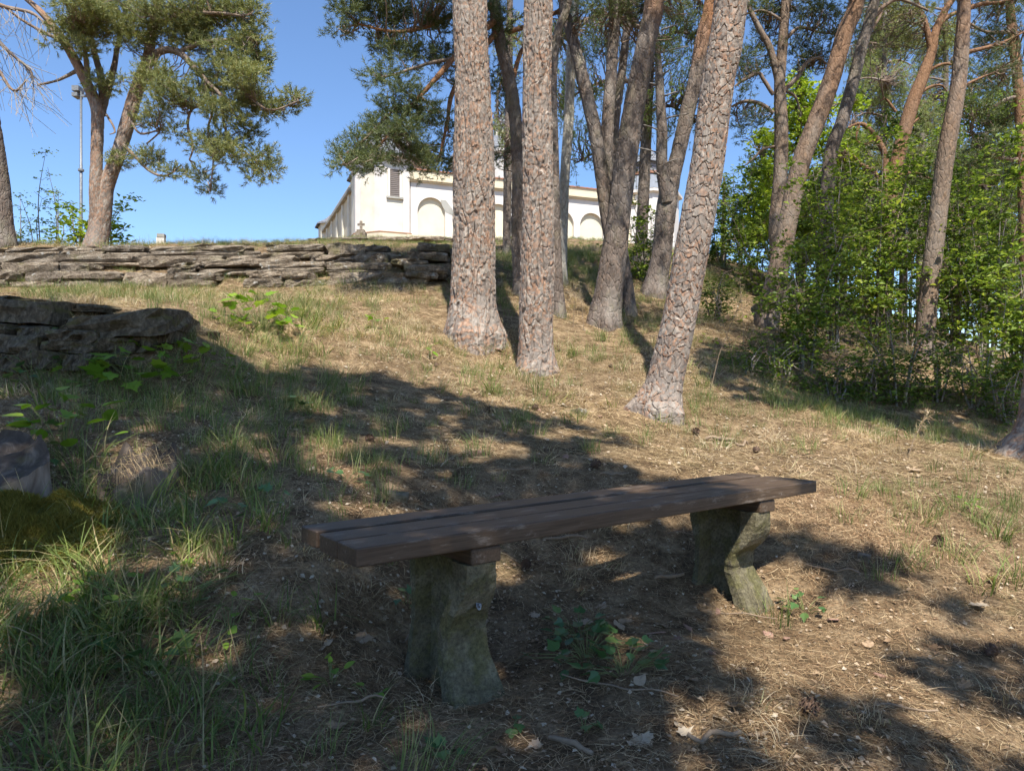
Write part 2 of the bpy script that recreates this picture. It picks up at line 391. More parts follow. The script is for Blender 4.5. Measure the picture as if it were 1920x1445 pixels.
def axis(lo, hi, step, far0, far1, grow=1.085):
    a = list(np.arange(lo, hi, step)); s = step; v = a[-1]
    while v < far1: s *= grow; v += s; a.append(v)
    s = step; v = lo; b = []
    while v > far0: s *= grow; v -= s; b.append(v)
    return np.array(b[::-1] + a)
gx = axis(-4.2, 5.0, .05, -2500, 2500, 1.1); gy = axis(1.0, 8.0, .05, -2500, 2500, 1.1)
XX, YY = np.meshgrid(gx, gy); ZZ = gz(XX, YY)
nx, ny = len(gx), len(gy)
ii = np.arange(nx * ny).reshape(ny, nx)
GF = np.stack([ii[:-1, :-1], ii[:-1, 1:], ii[1:, 1:], ii[1:, :-1]], -1).reshape(-1, 4)
g = add('ground', mesh_np('ground', np.stack([XX, YY, ZZ], -1).reshape(-1, 3), GF, M['ground'], True)); g['kind'] = 'structure'

# ------------------------------------------------------------------ pilgrimage church on the hilltop
def obox(o, T, N, t0, t1, n0, n1, z0, z1):
    T = np.array([*T, 0.]); N = np.array([*N, 0.]); o = np.array([o[0], o[1], 0.])
    V, F = box(t0, t1, n0, n1, z0, z1)
    return o + V[:, :1] * T + V[:, 1:2] * N + V[:, 2:] * np.array([0, 0, 1.]), F
def revolve(c, prof, seg, phase, cap=True):
    a = phase + np.arange(seg) * 2 * math.pi / seg
    V = np.concatenate([np.stack([c[0] + r * np.cos(a), c[1] + r * np.sin(a), np.full(seg, z)], -1) for r, z in prof])
    F = []
    for i in range(len(prof) - 1):
        for j in range(seg):
            k = (j + 1) % seg
            F.append([i * seg + j, i * seg + k, (i + 1) * seg + k, (i + 1) * seg + j])
    return V, np.array(F)

def build_church():
    rt = root('pilgrimage_church', 'cream and white walled church with slate bell roofs on the hilltop', 'church', (-6.9, 50, 10))
    T = np.array([.93, .368]); N = np.array([.368, -.93]); P0 = np.array([-6.93, 50.])
    # arcaded ambit wall: front layer with arched openings and reveals
    V, F = [], []
    def q(a, b, c, d): n = len(V); V.extend([a, b, c, d]); F.append([n, n+1, n+2, n+3])
    def p(t, n, z): return [P0[0] + t * T[0] + n * N[0], P0[1] + t * T[1] + n * N[1], z]
    ZT, ZS, ZB, R, REC = 14.8, 12.86, 7.5, .985, -.238
    q(p(0, 0, ZB), p(.226, 0, ZB), p(.226, 0, ZT), p(0, 0, ZT))
    for k in range(7):
        t0 = .226 + 2.49 * k; t1 = t0 + 2.49; a = t0 + .26; b = a + 2 * R; c = a + R
        q(p(t0, 0, ZB), p(a, 0, ZB), p(a, 0, ZT), p(t0, 0, ZT)); q(p(b, 0, ZB), p(t1, 0, ZB), p(t1, 0, ZT), p(b, 0, ZT))
        q(p(a, 0, ZB), p(a, REC, ZB), p(a, REC, ZS), p(a, 0, ZS)); q(p(b, REC, ZB), p(b, 0, ZB), p(b, 0, ZS), p(b, REC, ZS))
        arc = [(c - R * math.cos(math.pi * i / 16), ZS + R * math.sin(math.pi * i / 16)) for i in range(17)]
        for (ta, za), (tb, zb) in zip(arc[:-1], arc[1:]):
            q(p(ta, 0, za), p(tb, 0, zb), p(tb, 0, ZT), p(ta, 0, ZT)); q(p(ta, 0, za), p(ta, REC, za), p(tb, REC, zb), p(tb, 0, zb))
    part('arcade_wall', np.array(V), np.array(F), M['white'], rt)
    for k in range(7):
        a = .226 + 2.49 * k + .26
        part('arch_panel', *obox(P0, T, N, a - .08, a + 2 * R + .08, -.5, -.24, ZB, ZS + R + .1), M['panel'], rt)
    part('cornice', *join([obox(P0, T, N, -.1, 17.7, -.5, .16, 14.80, 14.90), obox(P0, T, N, -.1, 17.7, -.5, .28, 14.902, 15.02)]), M['ochre'], rt)
    part('parapet', *obox(P0, T, N, 0, 17.7, -1.2, .02, 15.022, 15.62), M['ochre'], rt)
    for i in range(88):      # ridge tiles of the coping
        part('tile', *obox(P0, T, N, .0 + i * .2, .185 + i * .2, -1.3, .12, 15.625, 15.70 + .015 * (i % 2)), M['copper'], rt)
    part('bare_plaster_patch', np.array([p(t, .012, z) for t, z in [(2.1, 13.75), (2.5, 13.72), (2.95, 13.2), (3.1, 12.7), (2.75, 12.45), (2.5, 12.9), (2.25, 13.3)]]), np.array([[0, 1, 2, 6], [6, 2, 3, 5], [5, 3, 4, 5]])[:2], M['rawplaster'], rt)
    part('plinth', *obox(P0, T, N, -.3, 17, .02, .2, 7.5, 11.15), M['ochre'], rt)
    # corner chapel
    C = np.array([-8.84, 51.85]); ph = math.radians(-90.9)
    tw = part('chapel_wall', *revolve(C, [(2.55, 7.5), (2.55, 16.3)], 8, ph), M['cream'], rt)
    part('chapel_plinth', *revolve(C, [(2.74, 7.5), (2.74, 11.17), (2.56, 11.171)], 8, ph), M['ochre'], rt)
    part('plinth_band', *revolve(C, [(2.76, 11.172), (2.76, 11.25), (2.56, 11.251)], 8, ph), M['brownpaint'], rt)
    part('eaves', *revolve(C, [(2.55, 16.05), (2.75, 16.1), (2.75, 16.25), (3.0, 16.3), (3.0, 16.42), (2.5, 16.44)], 8, ph), M['white'], rt)
    rf = part('roof', *revolve(C, [(3.08, 16.43), (2.7, 16.75), (2.25, 17.25), (1.9, 17.8), (1.7, 18.3), (1.45, 18.65), (.95, 18.95), (.62, 19.2), (.38, 19.5), (.15, 19.75), (.05, 19.85)], 16, ph), M['slate'], rt)
    V1, F1 = revolve(C, [(.04, 19.8), (.04, 20.55)], 6, 0); V2, F2 = revolve(C, [(.01, 20.0), (.1, 20.07), (.1, 20.13), (.01, 20.2)], 8, 0)
    o = add('finial', mesh_np('finial', *[x for x in join([(V1 - np.array(rt.location), F1), (V2 - np.array(rt.location), F2), (obox(C - np.array(rt.location)[:2], (1, 0), (0, -1), -.16, .16, -.025, .025, 20.4 - 10, 20.45 - 10))])], M['steel']), rf)
    # pilasters at the chapel corners, window with louvres on its right face
    for ang, in [(ph,), (ph - math.pi / 4,), (ph + math.pi / 4,)]:
        cx = C + 2.55 * np.array([math.cos(ang), math.sin(ang)])
        pieces = []
        for s in (1, -1):
            fd = ang + s * math.pi / 8                    # normal of the adjoining face
            Nn = np.array([math.cos(fd), math.sin(fd)]); Tt = np.array([-Nn[1], Nn[0]]) * s
            pieces.append(obox(cx, Tt, Nn, -.03, .42, -.05, .07 + .002 * s, 11.255, 16.04))
        part('pilaster', *join(pieces), M['white'], rt)
    fd = ph + math.pi / 8; Nn = np.array([math.cos(fd), math.sin(fd)]); Tt = np.array([-Nn[1], Nn[0]])
    fc = C + 2.356 * Nn
    w = part('window', *join([obox(fc, Tt, Nn, -.48, -.33, -.05, .08, 13.65, 15.5), obox(fc, Tt, Nn, .33, .48, -.05, .08, 13.65, 15.5), obox(fc, Tt, Nn, -.48, .48, -.05, .08, 15.502, 15.65)]), M['white'], rt)
    def sub(name, V, F, m): return add(name, mesh_np(name, V - np.array(rt.location), F, m), w)
    sub('sill', *obox(fc, Tt, Nn, -.58, .58, -.05, .16, 13.52, 13.648), M['rawplaster'])
    sub('shutter', *obox(fc, Tt, Nn, -.33, .33, -.05, .015, 13.65, 15.5), M['louvre'])
    for i in range(14): sub('slat', *obox(fc, Tt, Nn, -.31, .31, .015, .05, 13.70 + i * .13, 13.76 + i * .13), M['louvre'])
    # left wall running away from us
    Ld = np.array([-.368, .93]); Ln = -T; L0 = C + 2.2 * Ln
    part('side_wall', *obox(L0, Ld, Ln, 1.5, 17, -.4, 0, 7, 14.8), M['ochre'], rt)
    part('side_cornice', *obox(L0, Ld, Ln, 1.5, 17, -.4, .28, 14.81, 15.02), M['rawplaster'], rt)
    part('side_parapet', *obox(L0, Ld, Ln, 1.5, 17, -1.2, -.02, 15.022, 15.6), M['ochre'], rt)
    for i in range(5): part('side_pilaster', *obox(L0, Ld, Ln, 2.5 + 3 * i, 3.1 + 3 * i, 0, .12, 7, 14.78), M['cream'], rt)
    C2 = C + Ld * 18 + Ln * .3
    part('rear_chapel_wall', *revolve(C2, [(2.4, 7), (2.4, 15.7)], 8, ph), M['cream'], rt)
    part('rear_chapel_roof', *revolve(C2, [(2.75, 15.6), (2.75, 15.70), (2.0, 16.1), (1.3, 16.7), (.8, 17.4), (.4, 17.8), (.05, 18.2)], 8, ph), M['slate'], rt)
    C3 = C + Ld * 10 + T * 1.6
    part('stair_house_wall', *revolve(C3, [(2.6, 10), (2.6, 18.2)], 8, ph), M['cream'], rt)
    part('stair_house_roof', *revolve(C3, [(2.95, 18.1), (2.95, 18.25), (1.9, 19), (.05, 20.0)], 8, ph), M['tin'], rt)
    # right-hand chapel at the far end of the arcade
    C4 = P0 + T * 19.6 - N * 1.3
    part('far_chapel_wall', *revolve(C4, [(2.5, 7), (2.5, 15.75)], 8, ph), M['white'], rt)
    part('far_chapel_cornice', *revolve(C4, [(2.5, 15.6), (2.8, 15.7), (2.8, 15.9), (2.4, 15.92)], 8, ph), M['white'], rt)
    part('far_chapel_roof', *revolve(C4, [(2.78, 15.93), (2.3, 16.5), (1.75, 17.3)], 8, ph), M['tin'], rt)
    part('far_chapel_roof_rim', *revolve(C4, [(1.75, 17.3), (1.9, 17.32), (1.9, 17.5), (1.2, 17.52)], 8, ph), M['copper'], rt)
    part('far_chapel_lantern', *revolve(C4, [(1.2, 17.5), (1.2, 18.4)], 8, ph), M['slate'], rt)
    part('far_chapel_cap', *revolve(C4, [(1.5, 18.4), (1.2, 18.8), (.5, 19.4), (.05, 20.4)], 8, ph), M['slate'], rt)
    # central church behind the arcade
    C5 = np.array([-.9, 67.])
    part('nave_wall', *revolve(C5, [(4.6, 8), (4.6, 21.0)], 8, ph), M['white'], rt)
    part('nave_cornice', *revolve(C5, [(4.6, 20.6), (5, 20.8), (5, 21.1), (4.5, 21.12)], 8, ph), M['white'], rt)
    part('nave_roof', *revolve(C5, [(5, 21.13), (4.5, 21.9), (3.4, 22.6), (2.0, 23.1), (1.0, 23.3)], 16, ph), M['slate'], rt)
    part('nave_lantern', *revolve(C5, [(.75, 23.2), (.75, 24.4)], 8, ph), M['cream'], rt)
    for i in range(8):
        a = ph + (i + .5) * math.pi / 4; n2 = np.array([math.cos(a), math.sin(a)])
        part('lantern_window', *obox(C5 + n2 * .70, np.array([-n2[1], n2[0]]), n2, -.13, .13, 0, .02, 23.45, 24.2), M['louvre'], rt)
    part('nave_cap', *revolve(C5, [(1.0, 24.4), (.8, 24.8), (.3, 25.2), (.05, 26)], 8, ph), M['slate'], rt)
build_church()

# stone cross in front of the chapel
def build_cross():
    b = W(677, 441, 44); rt = root('stone_cross', 'small grey stone cross on a pedestal before the corner chapel', 'cross', b)
    part('pedestal', *join([obox(b[:2], (1, 0), (0, -1), -.3, .3, -.3, .3, b[2] - 1.2, b[2] + .16), obox(b[:2], (1, 0), (0, -1), -.22, .22, -.22, .22, b[2] + .16, b[2] + .3)]), M['stone'], rt)
    part('cross_shaft', *obox(b[:2], (1, 0), (0, -1), -.07, .07, -.06, .06, b[2] + .3, b[2] + .85), M['stone'], rt)
    part('cross_arm', *obox(b[:2], (1, 0), (0, -1), -.21, .21, -.055, .055, b[2] + .58, b[2] + .70), M['stone'], rt)
build_cross()

# ------------------------------------------------------------------ dry-stone walls
def stone_mesh(seed):
    r = np.random.default_rng(seed)
    nxs, nys, nzs = 7, 3, 3
    pts = {}; V = []; F = []
    def vid(i, j, k):
        if (i, j, k) not in pts:
            pts[(i, j, k)] = len(V); V.append([i / nxs - .5, j / nys - .5, k / nzs - .5])
        return pts[(i, j, k)]
    for i in range(nxs):
        for j in range(nys):
            F.append([vid(i, j, 0), vid(i, j+1, 0), vid(i+1, j+1, 0), vid(i+1, j, 0)]); F.append([vid(i, j, nzs), vid(i+1, j, nzs), vid(i+1, j+1, nzs), vid(i, j+1, nzs)])
    for i in range(nxs):
        for k in range(nzs):
            F.append([vid(i, 0, k), vid(i+1, 0, k), vid(i+1, 0, k+1), vid(i, 0, k+1)]); F.append([vid(i, nys, k), vid(i, nys, k+1), vid(i+1, nys, k+1), vid(i+1, nys, k)])
    for j in range(nys):
        for k in range(nzs):
            F.append([vid(0, j, k), vid(0, j, k+1), vid(0, j+1, k+1), vid(0, j+1, k)]); F.append([vid(nxs, j, k), vid(nxs, j+1, k), vid(nxs, j+1, k+1), vid(nxs, j, k+1)])
    V = np.array(V)
    s = np.abs(V) > .49
    ed = s.sum(1)
    V[ed >= 2] *= np.array([.985, .96, .95]); V[ed == 3] *= np.array([.97, .96, .95])
    o = seed * 7.3
    V[:, 1] += .10 * vnoise(V[:, 0] * 5 + o, V[:, 2] * 3 + o, V[:, 1] * 3) * (V[:, 1] < 0)
    V[:, 2] += .09 * vnoise(V[:, 0] * 4.5 + o, V[:, 1] * 3 + o, V[:, 2] * 2, 2)
    V[:, 0] += .05 * vnoise(V[:, 1] * 5 + o, V[:, 2] * 4 + o, V[:, 0], 3)
    V[:, 2] += .06 * r.uniform(-1, 1) * V[:, 0]
    V += r.normal(0, .011, V.shape)
    return mesh_np('stone', V, np.array(F), M['stone'])
STONES = [stone_mesh(i) for i in range(14)]
M['mossy'] = stumpwood('shade_darkened_mossy_stone', [(.3, (.040, .030, .020)), (.5, (.10, .080, .053)), (.72, (.22, .18, .125))])  # moss colour, with the stone tone also darkened to stand for the wall's shade
DARK = []
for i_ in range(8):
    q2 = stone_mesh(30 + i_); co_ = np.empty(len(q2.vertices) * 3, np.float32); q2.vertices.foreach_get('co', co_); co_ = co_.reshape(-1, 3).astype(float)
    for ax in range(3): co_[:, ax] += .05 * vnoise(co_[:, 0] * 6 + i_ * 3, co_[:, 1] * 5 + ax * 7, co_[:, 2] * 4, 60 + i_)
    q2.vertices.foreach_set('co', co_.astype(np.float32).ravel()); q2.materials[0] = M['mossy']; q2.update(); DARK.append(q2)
def stone(rt, c, size, rotz=0, tilt=0, roll=0):
    o = add('stone', STONES[RNG.integers(len(STONES))], rt)
    o.location = Vector(c) - rt.location; o.scale = size; o.rotation_euler = (tilt, roll, rotz)
    return o
def course(rt, x0, x1, y, z0, h, lmin, lmax, depth, skip=.05, fy=lambda x: 0, fz=lambda x: 0, sub=.35):
    x = x0
    while x < x1:
        l = RNG.uniform(lmin, lmax) * RNG.choice([.6, 1, 1, 1.3]); xc = x + l / 2
        if RNG.random() > skip:
            yy = y + fy(xc) + RNG.normal(0, .035); zz = z0 + fz(xc)
            if RNG.random() < sub:
                k = RNG.uniform(.35, .6)
                stone(rt, (xc, yy + depth / 2, zz + h * k / 2), (l * .98, depth, h * k * .93), RNG.normal(0, .04), RNG.normal(0, .04), RNG.normal(0, .010))
                stone(rt, (xc + RNG.normal(0, .08), yy + depth / 2 + RNG.uniform(-.03, .05), zz + h * k + h * (1 - k) / 2), (l * RNG.uniform(.75, 1.05), depth, h * (1 - k) * .95), RNG.normal(0, .05), RNG.normal(0, .05), RNG.normal(0, .014))
            else:
                stone(rt, (xc, yy + depth / 2, zz + h / 2), (l * .985, depth, h * RNG.uniform(.82, .98)), RNG.normal(0, .04), RNG.normal(0, .05), RNG.normal(0, .010))
        x += l

ts = root('terrace_steps', 'long low stepped terrace of flat lichened stones, four grassy courses below the pine', 'stone wall', (-4, 10, 2.1))
cv = lambda x: .12 * max(0, x + 2.0) ** 1.5 - .16
course(ts, -9.2, -1.35, 9.98, 2.17, .23, .45, 1.1, .42, .04, cv, sub=.75)
course(ts, -9.2, -1.0, 10.34, 2.41, .175, .4, 1.1, .42, .08, cv, sub=.7)
course(ts, -9.2, -.95, 10.70, 2.585, .165, .4, 1.1, .42, .08, cv, sub=.7)
course(ts, -9.2, -.85, 11.02, 2.745, .20, .6, 1.45, .5, .05, cv, sub=.45)
for (px, py, w, h, d) in [(770,497,70,12,10.2),(800,508,80,14,10.1),(805,485,75,15,10.5),(815,470,60,14,10.8),(820,520,40,14,10.2),(790,520,60,12,10.05)]:
    c = W(px, py, d); stone(ts, c, (w * d / F_PX, .5, h * d / F_PX), RNG.normal(.15, .1), RNG.normal(0, .05), .06)

uw = root('upper_retaining_wall', 'thin dark course of flat stones along the skyline behind the pine', 'stone wall', (-4, 15.6, 3.6))
course(uw, W(250, 0, 15.6)[0], W(980, 0, 15.6)[0], 15.55, 3.66, .12, .5, 1.2, .5, .02, fz=lambda x: .004 * x)
course(uw, W(258, 0, 15.6)[0], W(965, 0, 15.6)[0], 15.85, 3.78, .11, .5, 1.3, .5, .04, fz=lambda x: .004 * x)
hw = root('hilltop_stone_steps', 'pale flat stone steps on the crest below the church', 'stone wall', (-3, 21.5, 5))
for i in range(4):
    course(hw, W(575 + 14 * i, 0, 20.5)[0], W(975, 0, 20.5)[0], 20.3 + i * 1.05, 4.86 + i * .20, .13, .6, 1.5, .6, .06, fz=lambda x: -.015 * abs(x + 3))

nw = root('near_retaining_wall', 'shade-darkened mossy dry stone wall of big slabs beside the maple seedlings', 'stone wall', (-2.6, 4.6, .95))
for (x0, y0, x1, y1, d, ty) in [(-140,562,10,606,4.66,.02),(0,566,140,612,4.62,.03),(158,586,338,634,4.60,-.02),(-120,604,-10,640,4.6,0),(-5,606,60,634,4.56,0),(62,606,116,632,4.56,.02),(112,618,196,644,4.52,0),
        (-120,640,-8,668,4.52,0),(-6,632,44,664,4.5,0),(34,632,116,668,4.48,0),(118,642,205,664,4.5,.04),(-100,664,-4,700,4.46,0),(-2,664,34,700,4.44,0),(38,668,82,704,4.44,0),(86,664,150,700,4.44,0),
        (150,662,200,694,4.46,0),(200,636,270,668,4.6,0),(200,664,250,690,4.5,.1),(300,590,352,650,4.72,.1),(255,630,320,664,4.66,0),(345,612,384,652,5.0,.2),(340,650,400,684,4.95,.2),(-2,560,70,572,4.75,0),(150,575,235,590,4.8,.02)]:
    c = W((x0 + x1) / 2, (y0 + y1) / 2, d + .2); k = (d + .2) / F_PX
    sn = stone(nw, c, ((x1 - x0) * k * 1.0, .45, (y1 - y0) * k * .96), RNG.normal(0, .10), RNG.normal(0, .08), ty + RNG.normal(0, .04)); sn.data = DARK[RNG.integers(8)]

b = W(302, 462, 17.0)
bl = root('pale_stone_block', 'small pale squared stone block standing on the skyline wall', 'stone block', b)
part('shaft', *obox(b[:2], (.98, .2), (.2, -.98), -.085, .085, -.08, .08, b[2] - .15, b[2] + .2), M['white'], bl)
part('cap', *obox(b[:2], (.98, .2), (.2, -.98), -.07, .09, -.09, .09, b[2] + .202, b[2] + .28), M['rawplaster'], bl)

# floodlight mast behind the forked pine
def build_mast():
    d = 16.; b = W(152, 0, d); b[2] = gzs(b[0], b[1]); rt = root('floodlight_mast', 'slim grey steel floodlight mast behind the forked pine', 'lamp post', b)
    zt = W(152, 172, d)[2]; c = b[:2]
    part('pole', *revolve(c, [(.034, b[2] - .3), (.030, zt - 1.6), (.027, zt - 1.595), (.024, zt)], 12, 0), M['steel'], rt, True)
    part('collar', *revolve(c, [(.046, 0 + W(0, 322, d)[2]), (.062, W(0, 322, d)[2] + .01), (.062, W(0, 322, d)[2] + .05), (.046, W(0, 322, d)[2] + .06)], 12, 0), M['lampgrey'], rt)
    part('crossbar', *obox(c, (1, 0), (0, -1), -.12, .3, -.025, .025, zt - .12, zt - .07), M['steel'], rt)
    for (x0, x1, z0, z1) in [(-.15, .0, -.01, .10), (-.15, -.03, -.13, -.05), (.10, .24, .0, .09)]:
        h = part('floodlight', *obox(c, (1, 0), (0, -1), x0, x1, -.12, .10, zt + z0, zt + z1), M['lampgrey'], rt)
build_mast()

# ------------------------------------------------------------------ tree building
def catmull(P, per=24):
    P = np.asarray(P, float)
    Q = np.vstack([2 * P[0] - P[1], P, 2 * P[-1] - P[-2]]); out = []
    t = np.linspace(0, 1, per, endpoint=False)[:, None]
    for i in range(1, len(Q) - 2):
        a, b, c, d = Q[i-1], Q[i], Q[i+1], Q[i+2]
        out.append(.5 * (2*b + (c - a) * t + (2*a - 5*b + 4*c - d) * t**2 + (3*b - a - 3*c + d) * t**3))
    out.append(P[-1:]); return np.vstack(out)
def resample(P, spacing):
    """P (n,4) xyz+radius; spacing(z)->step"""
    D = catmull(P); L = np.concatenate([[0], np.cumsum(np.linalg.norm(np.diff(D[:, :3], axis=0), axis=1))])
    s = [0.]
    while s[-1] < L[-1]:
        z = np.interp(s[-1], L, D[:, 2]); s.append(s[-1] + spacing(z))
    s[-1] = L[-1]; s = np.array(s)
    return np.stack([np.interp(s, L, D[:, k]) for k in range(4)], -1), s
def frames(C):
    t = nrm(np.gradient(C, axis=0)); n1 = np.empty_like(t)
    ref = np.array([1., 0, 0]) if abs(t[0][0]) < .8 else np.array([0, 1., 0])
    for i in range(len(t)):
        v = ref - t[i] * (ref @ t[i]); v /= np.linalg.norm(v); n1[i] = v; ref = v
    return t, n1, np.cross(t, n1)
def ringfaces(n, seg, off=0):
    i = np.arange(n - 1)[:, None]; j = np.arange(seg)[None]; k = (j + 1) % seg
    return np.stack([i*seg + j, i*seg + k, (i+1)*seg + k, (i+1)*seg + j], -1).reshape(-1, 4) + off
def voro(u, v, nu, seed, col=False):
    iu, iv = np.floor(u), np.floor(v); f1 = np.full(u.shape, 9.); f2 = f1.copy(); idr = np.zeros(u.shape)
    for du in (-1, 0, 1):
        for dv in (-1, 0, 1):
            cu, cv_ = iu + du, iv + dv; cm = np.mod(cu, nu)
            ox = .5 + (2 * _h(cm, cv_, cm * 0, seed) - 1) * (.2 if col else .4); oy = .1 + .8 * _h(cm, cv_, cm * 0 + 1, seed) + (.5 * np.mod(cm, 2) if col else 0)
            d = (u - cu - ox) ** 2 + (v - cv_ - oy) ** 2; d = np.sqrt(d)
            rr = _h(cm, cv_, cm * 0 + 2, seed); nw_ = d < f1
            f2 = np.where(nw_, f1, np.minimum(f2, d)); idr = np.where(nw_, rr, idr); f1 = np.where(nw_, d, f1)
    return f1, f2, idr
def bark_tube(P, seg, spacing, plate=(.06, .12, .016), seed=1, flare=0., flare_h=.35, lobes=4, orange=None, zg=None):
    R, s = resample(P, spacing); C = R[:, :3]; rad = R[:, 3]
    t, n1, n2 = frames(C)
    th = np.arange(seg) * 2 * math.pi / seg
    TH, Sg = np.meshgrid(th, s); RD = np.repeat(rad[:, None], seg, 1)
    cw, ch, dep = plate; rb = float(np.median(rad))
    nu = max(4, int(round(2 * math.pi * rb / cw)))
    cx_, sx_ = np.cos(TH) * rb / cw, np.sin(TH) * rb / cw
    wu = .45 * vnoise(cx_ * .8 + 9, sx_ * .8, Sg / ch * .9, seed); wv = .6 * vnoise(cx_ * .9, sx_ * .9 + 5, Sg / ch * .6, seed + 1)
    u = np.mod(TH / (2 * math.pi) * nu + wu, nu); v = Sg / ch + wv
    f1, f2, cid = voro(u, v, nu, seed, ch > 1.4 * cw)
    n2_ = nu * 3; g1, g2, fid = voro(np.mod(TH / (2 * math.pi) * n2_ + 2.4 * wu, n2_), Sg / (ch / 3.2 if ch < 1.4 * cw else cw / 2.2) + wv * 2, n2_, seed + 40)
    nz_ = vnoise(cx_ * 2.6, sx_ * 2.6, Sg / cw * 2.2, seed + 7)
    gv = np.clip((f2 - f1 + .09 * nz_) / .10, 0, 1)
    if ch > 1.4 * cw:
        c1, c2, colid = voro(np.mod(u + .5 + .5 * wv, nu), Sg / (ch * 3.6) + wv * .4, nu, seed + 60, True)
        gv = .4 * gv + .6; gv = gv * (.1 + .9 * np.clip((c2 - c1 + .10 * nz_) / .17, 0, 1)); cid = .6 * cid + .4 * colid
    fine = vnoise(cx_ * 3.1, sx_ * 3.1, Sg / cw * 2.1, seed + 3)
    disp = dep * (gv - .85) + dep * .36 * (cid - .5) * gv + dep * .10 * fine + dep * .26 * (fid - .5) * gv
    cid = np.clip(.62 * cid + .5 * fid - .06, 0, 1)
    disp = disp * np.clip(RD / (rb * .8), .3, 1.1) + .04 * RD * vnoise(cx_ * .25, sx_ * .25, Sg * 1.6, seed + 5)
    if flare:
        zr = zg if zg is not None else C[0, 2] + .2
        hgt = np.clip((C[:, 2] - zr) / flare_h, 0, 1)[:, None]
        lob = .45 + .55 * np.maximum(0, np.cos(TH * lobes / 2 + seed)) ** 2 + .25 * vnoise(np.cos(TH) * 2, np.sin(TH) * 2, TH * 0, seed)
        disp = disp + flare * RD * ((1 - hgt) ** 2.2 * lob + .5 * (1 - hgt) ** 4 * (lob - .3))
    r = RD + disp
    V = C[:, None] + r[..., None] * (np.cos(TH)[..., None] * n1[:, None] + np.sin(TH)[..., None] * n2[:, None])
    n = len(s)
    V = np.vstack([V.reshape(-1, 3), C[-1:] + t[-1:] * rad[-1]])
    F = ringfaces(n, seg)
    og = np.zeros_like(cid) if orange is None else np.clip((C[:, 2][:, None] - orange[0]) / (orange[1] - orange[0]) + .35 * vnoise(cx_ * .5, sx_ * .5, Sg * 2.5, seed + 8), 0, 1) * .85
    at = {'plate': np.append(np.clip(cid + .0 * fine, 0, 1).ravel(), .5), 'orange': np.append(og.ravel(), og[-1, 0])}
    return V, F, at
def tubes_batch(P, R, seg=4):
    """P (N,m,3), R (N,m) -> merged thin tubes"""
    N, m, _ = P.shape
    T = nrm(P[:, -1] - P[:, 0]); ref = np.where(np.abs(T[:, 2:]) < .8, np.array([[0, 0, 1.]]), np.array([[1., 0, 0]]))
    a = nrm(np.cross(T, ref)); b = np.cross(T, a)
    th = np.arange(seg) * 2 * math.pi / seg
    off = np.cos(th)[None, :, None] * a[:, None] + np.sin(th)[None, :, None] * b[:, None]
    V = P[:, :, None] + R[:, :, None, None] * off[:, None]
    F = (ringfaces(m, seg)[None] + (np.arange(N) * m * seg)[:, None, None]).reshape(-1, 4)
    return V.reshape(-1, 3), F
def randdir(n, r): return nrm(r.normal(size=(n, 3)))
def shoots(P, D, r, nn=14, sl=.09, nl=.065, w=.005, spread=.75, droop=0.):
    """pine shoots: nn needles (thin triangles) round each shoot axis"""
    n = len(P); P = np.repeat(P, nn, 0); D = np.repeat(nrm(D), nn, 0); k = len(P)
    b = P + D * (sl * r.random((k, 1)))
    d = nrm(D * r.uniform(.35, 1.1, (k, 1)) + randdir(k, r) * spread + np.array([0, 0, -droop]))
    side = nrm(np.cross(d, randdir(k, r))) * (w * .5)
    L = nl * r.uniform(.7, 1.2, (k, 1))
    V = np.stack([b - side, b + side, b + d * L], 1).reshape(-1, 3)
    return V, np.arange(k * 3).reshape(-1, 3)
def leafcards(P, r, size, up=.6, aspect=.62, var=.35, axis=None, fold=.18):
    """folded diamond leaves, two triangles each"""
    n = len(P); nn = nrm(randdir(n, r) + np.array([0, 0, up * 2]))
    ax = randdir(n, r) if axis is None else nrm(axis + .6 * randdir(n, r))
    ax = nrm(ax - nn * (ax * nn).sum(1, keepdims=True)); sd = np.cross(nn, ax)
    L = size * (1 + var * r.uniform(-1, 1, (n, 1))); Wd = L * aspect * .5
    m = P + ax * L * .42 + nn * L * fold
    V = np.stack([P, m - sd * Wd, P + ax * L, m + sd * Wd], 1).reshape(-1, 3)
    i = np.arange(n)[:, None] * 4
    F = np.concatenate([i + np.array([[0, 2, 1]]), i + np.array([[0, 3, 2]])])
    return V, F
def ball(n, r):
    v = randdir(n, r); return v * r.random((n, 1)) ** (1 / 2.4)

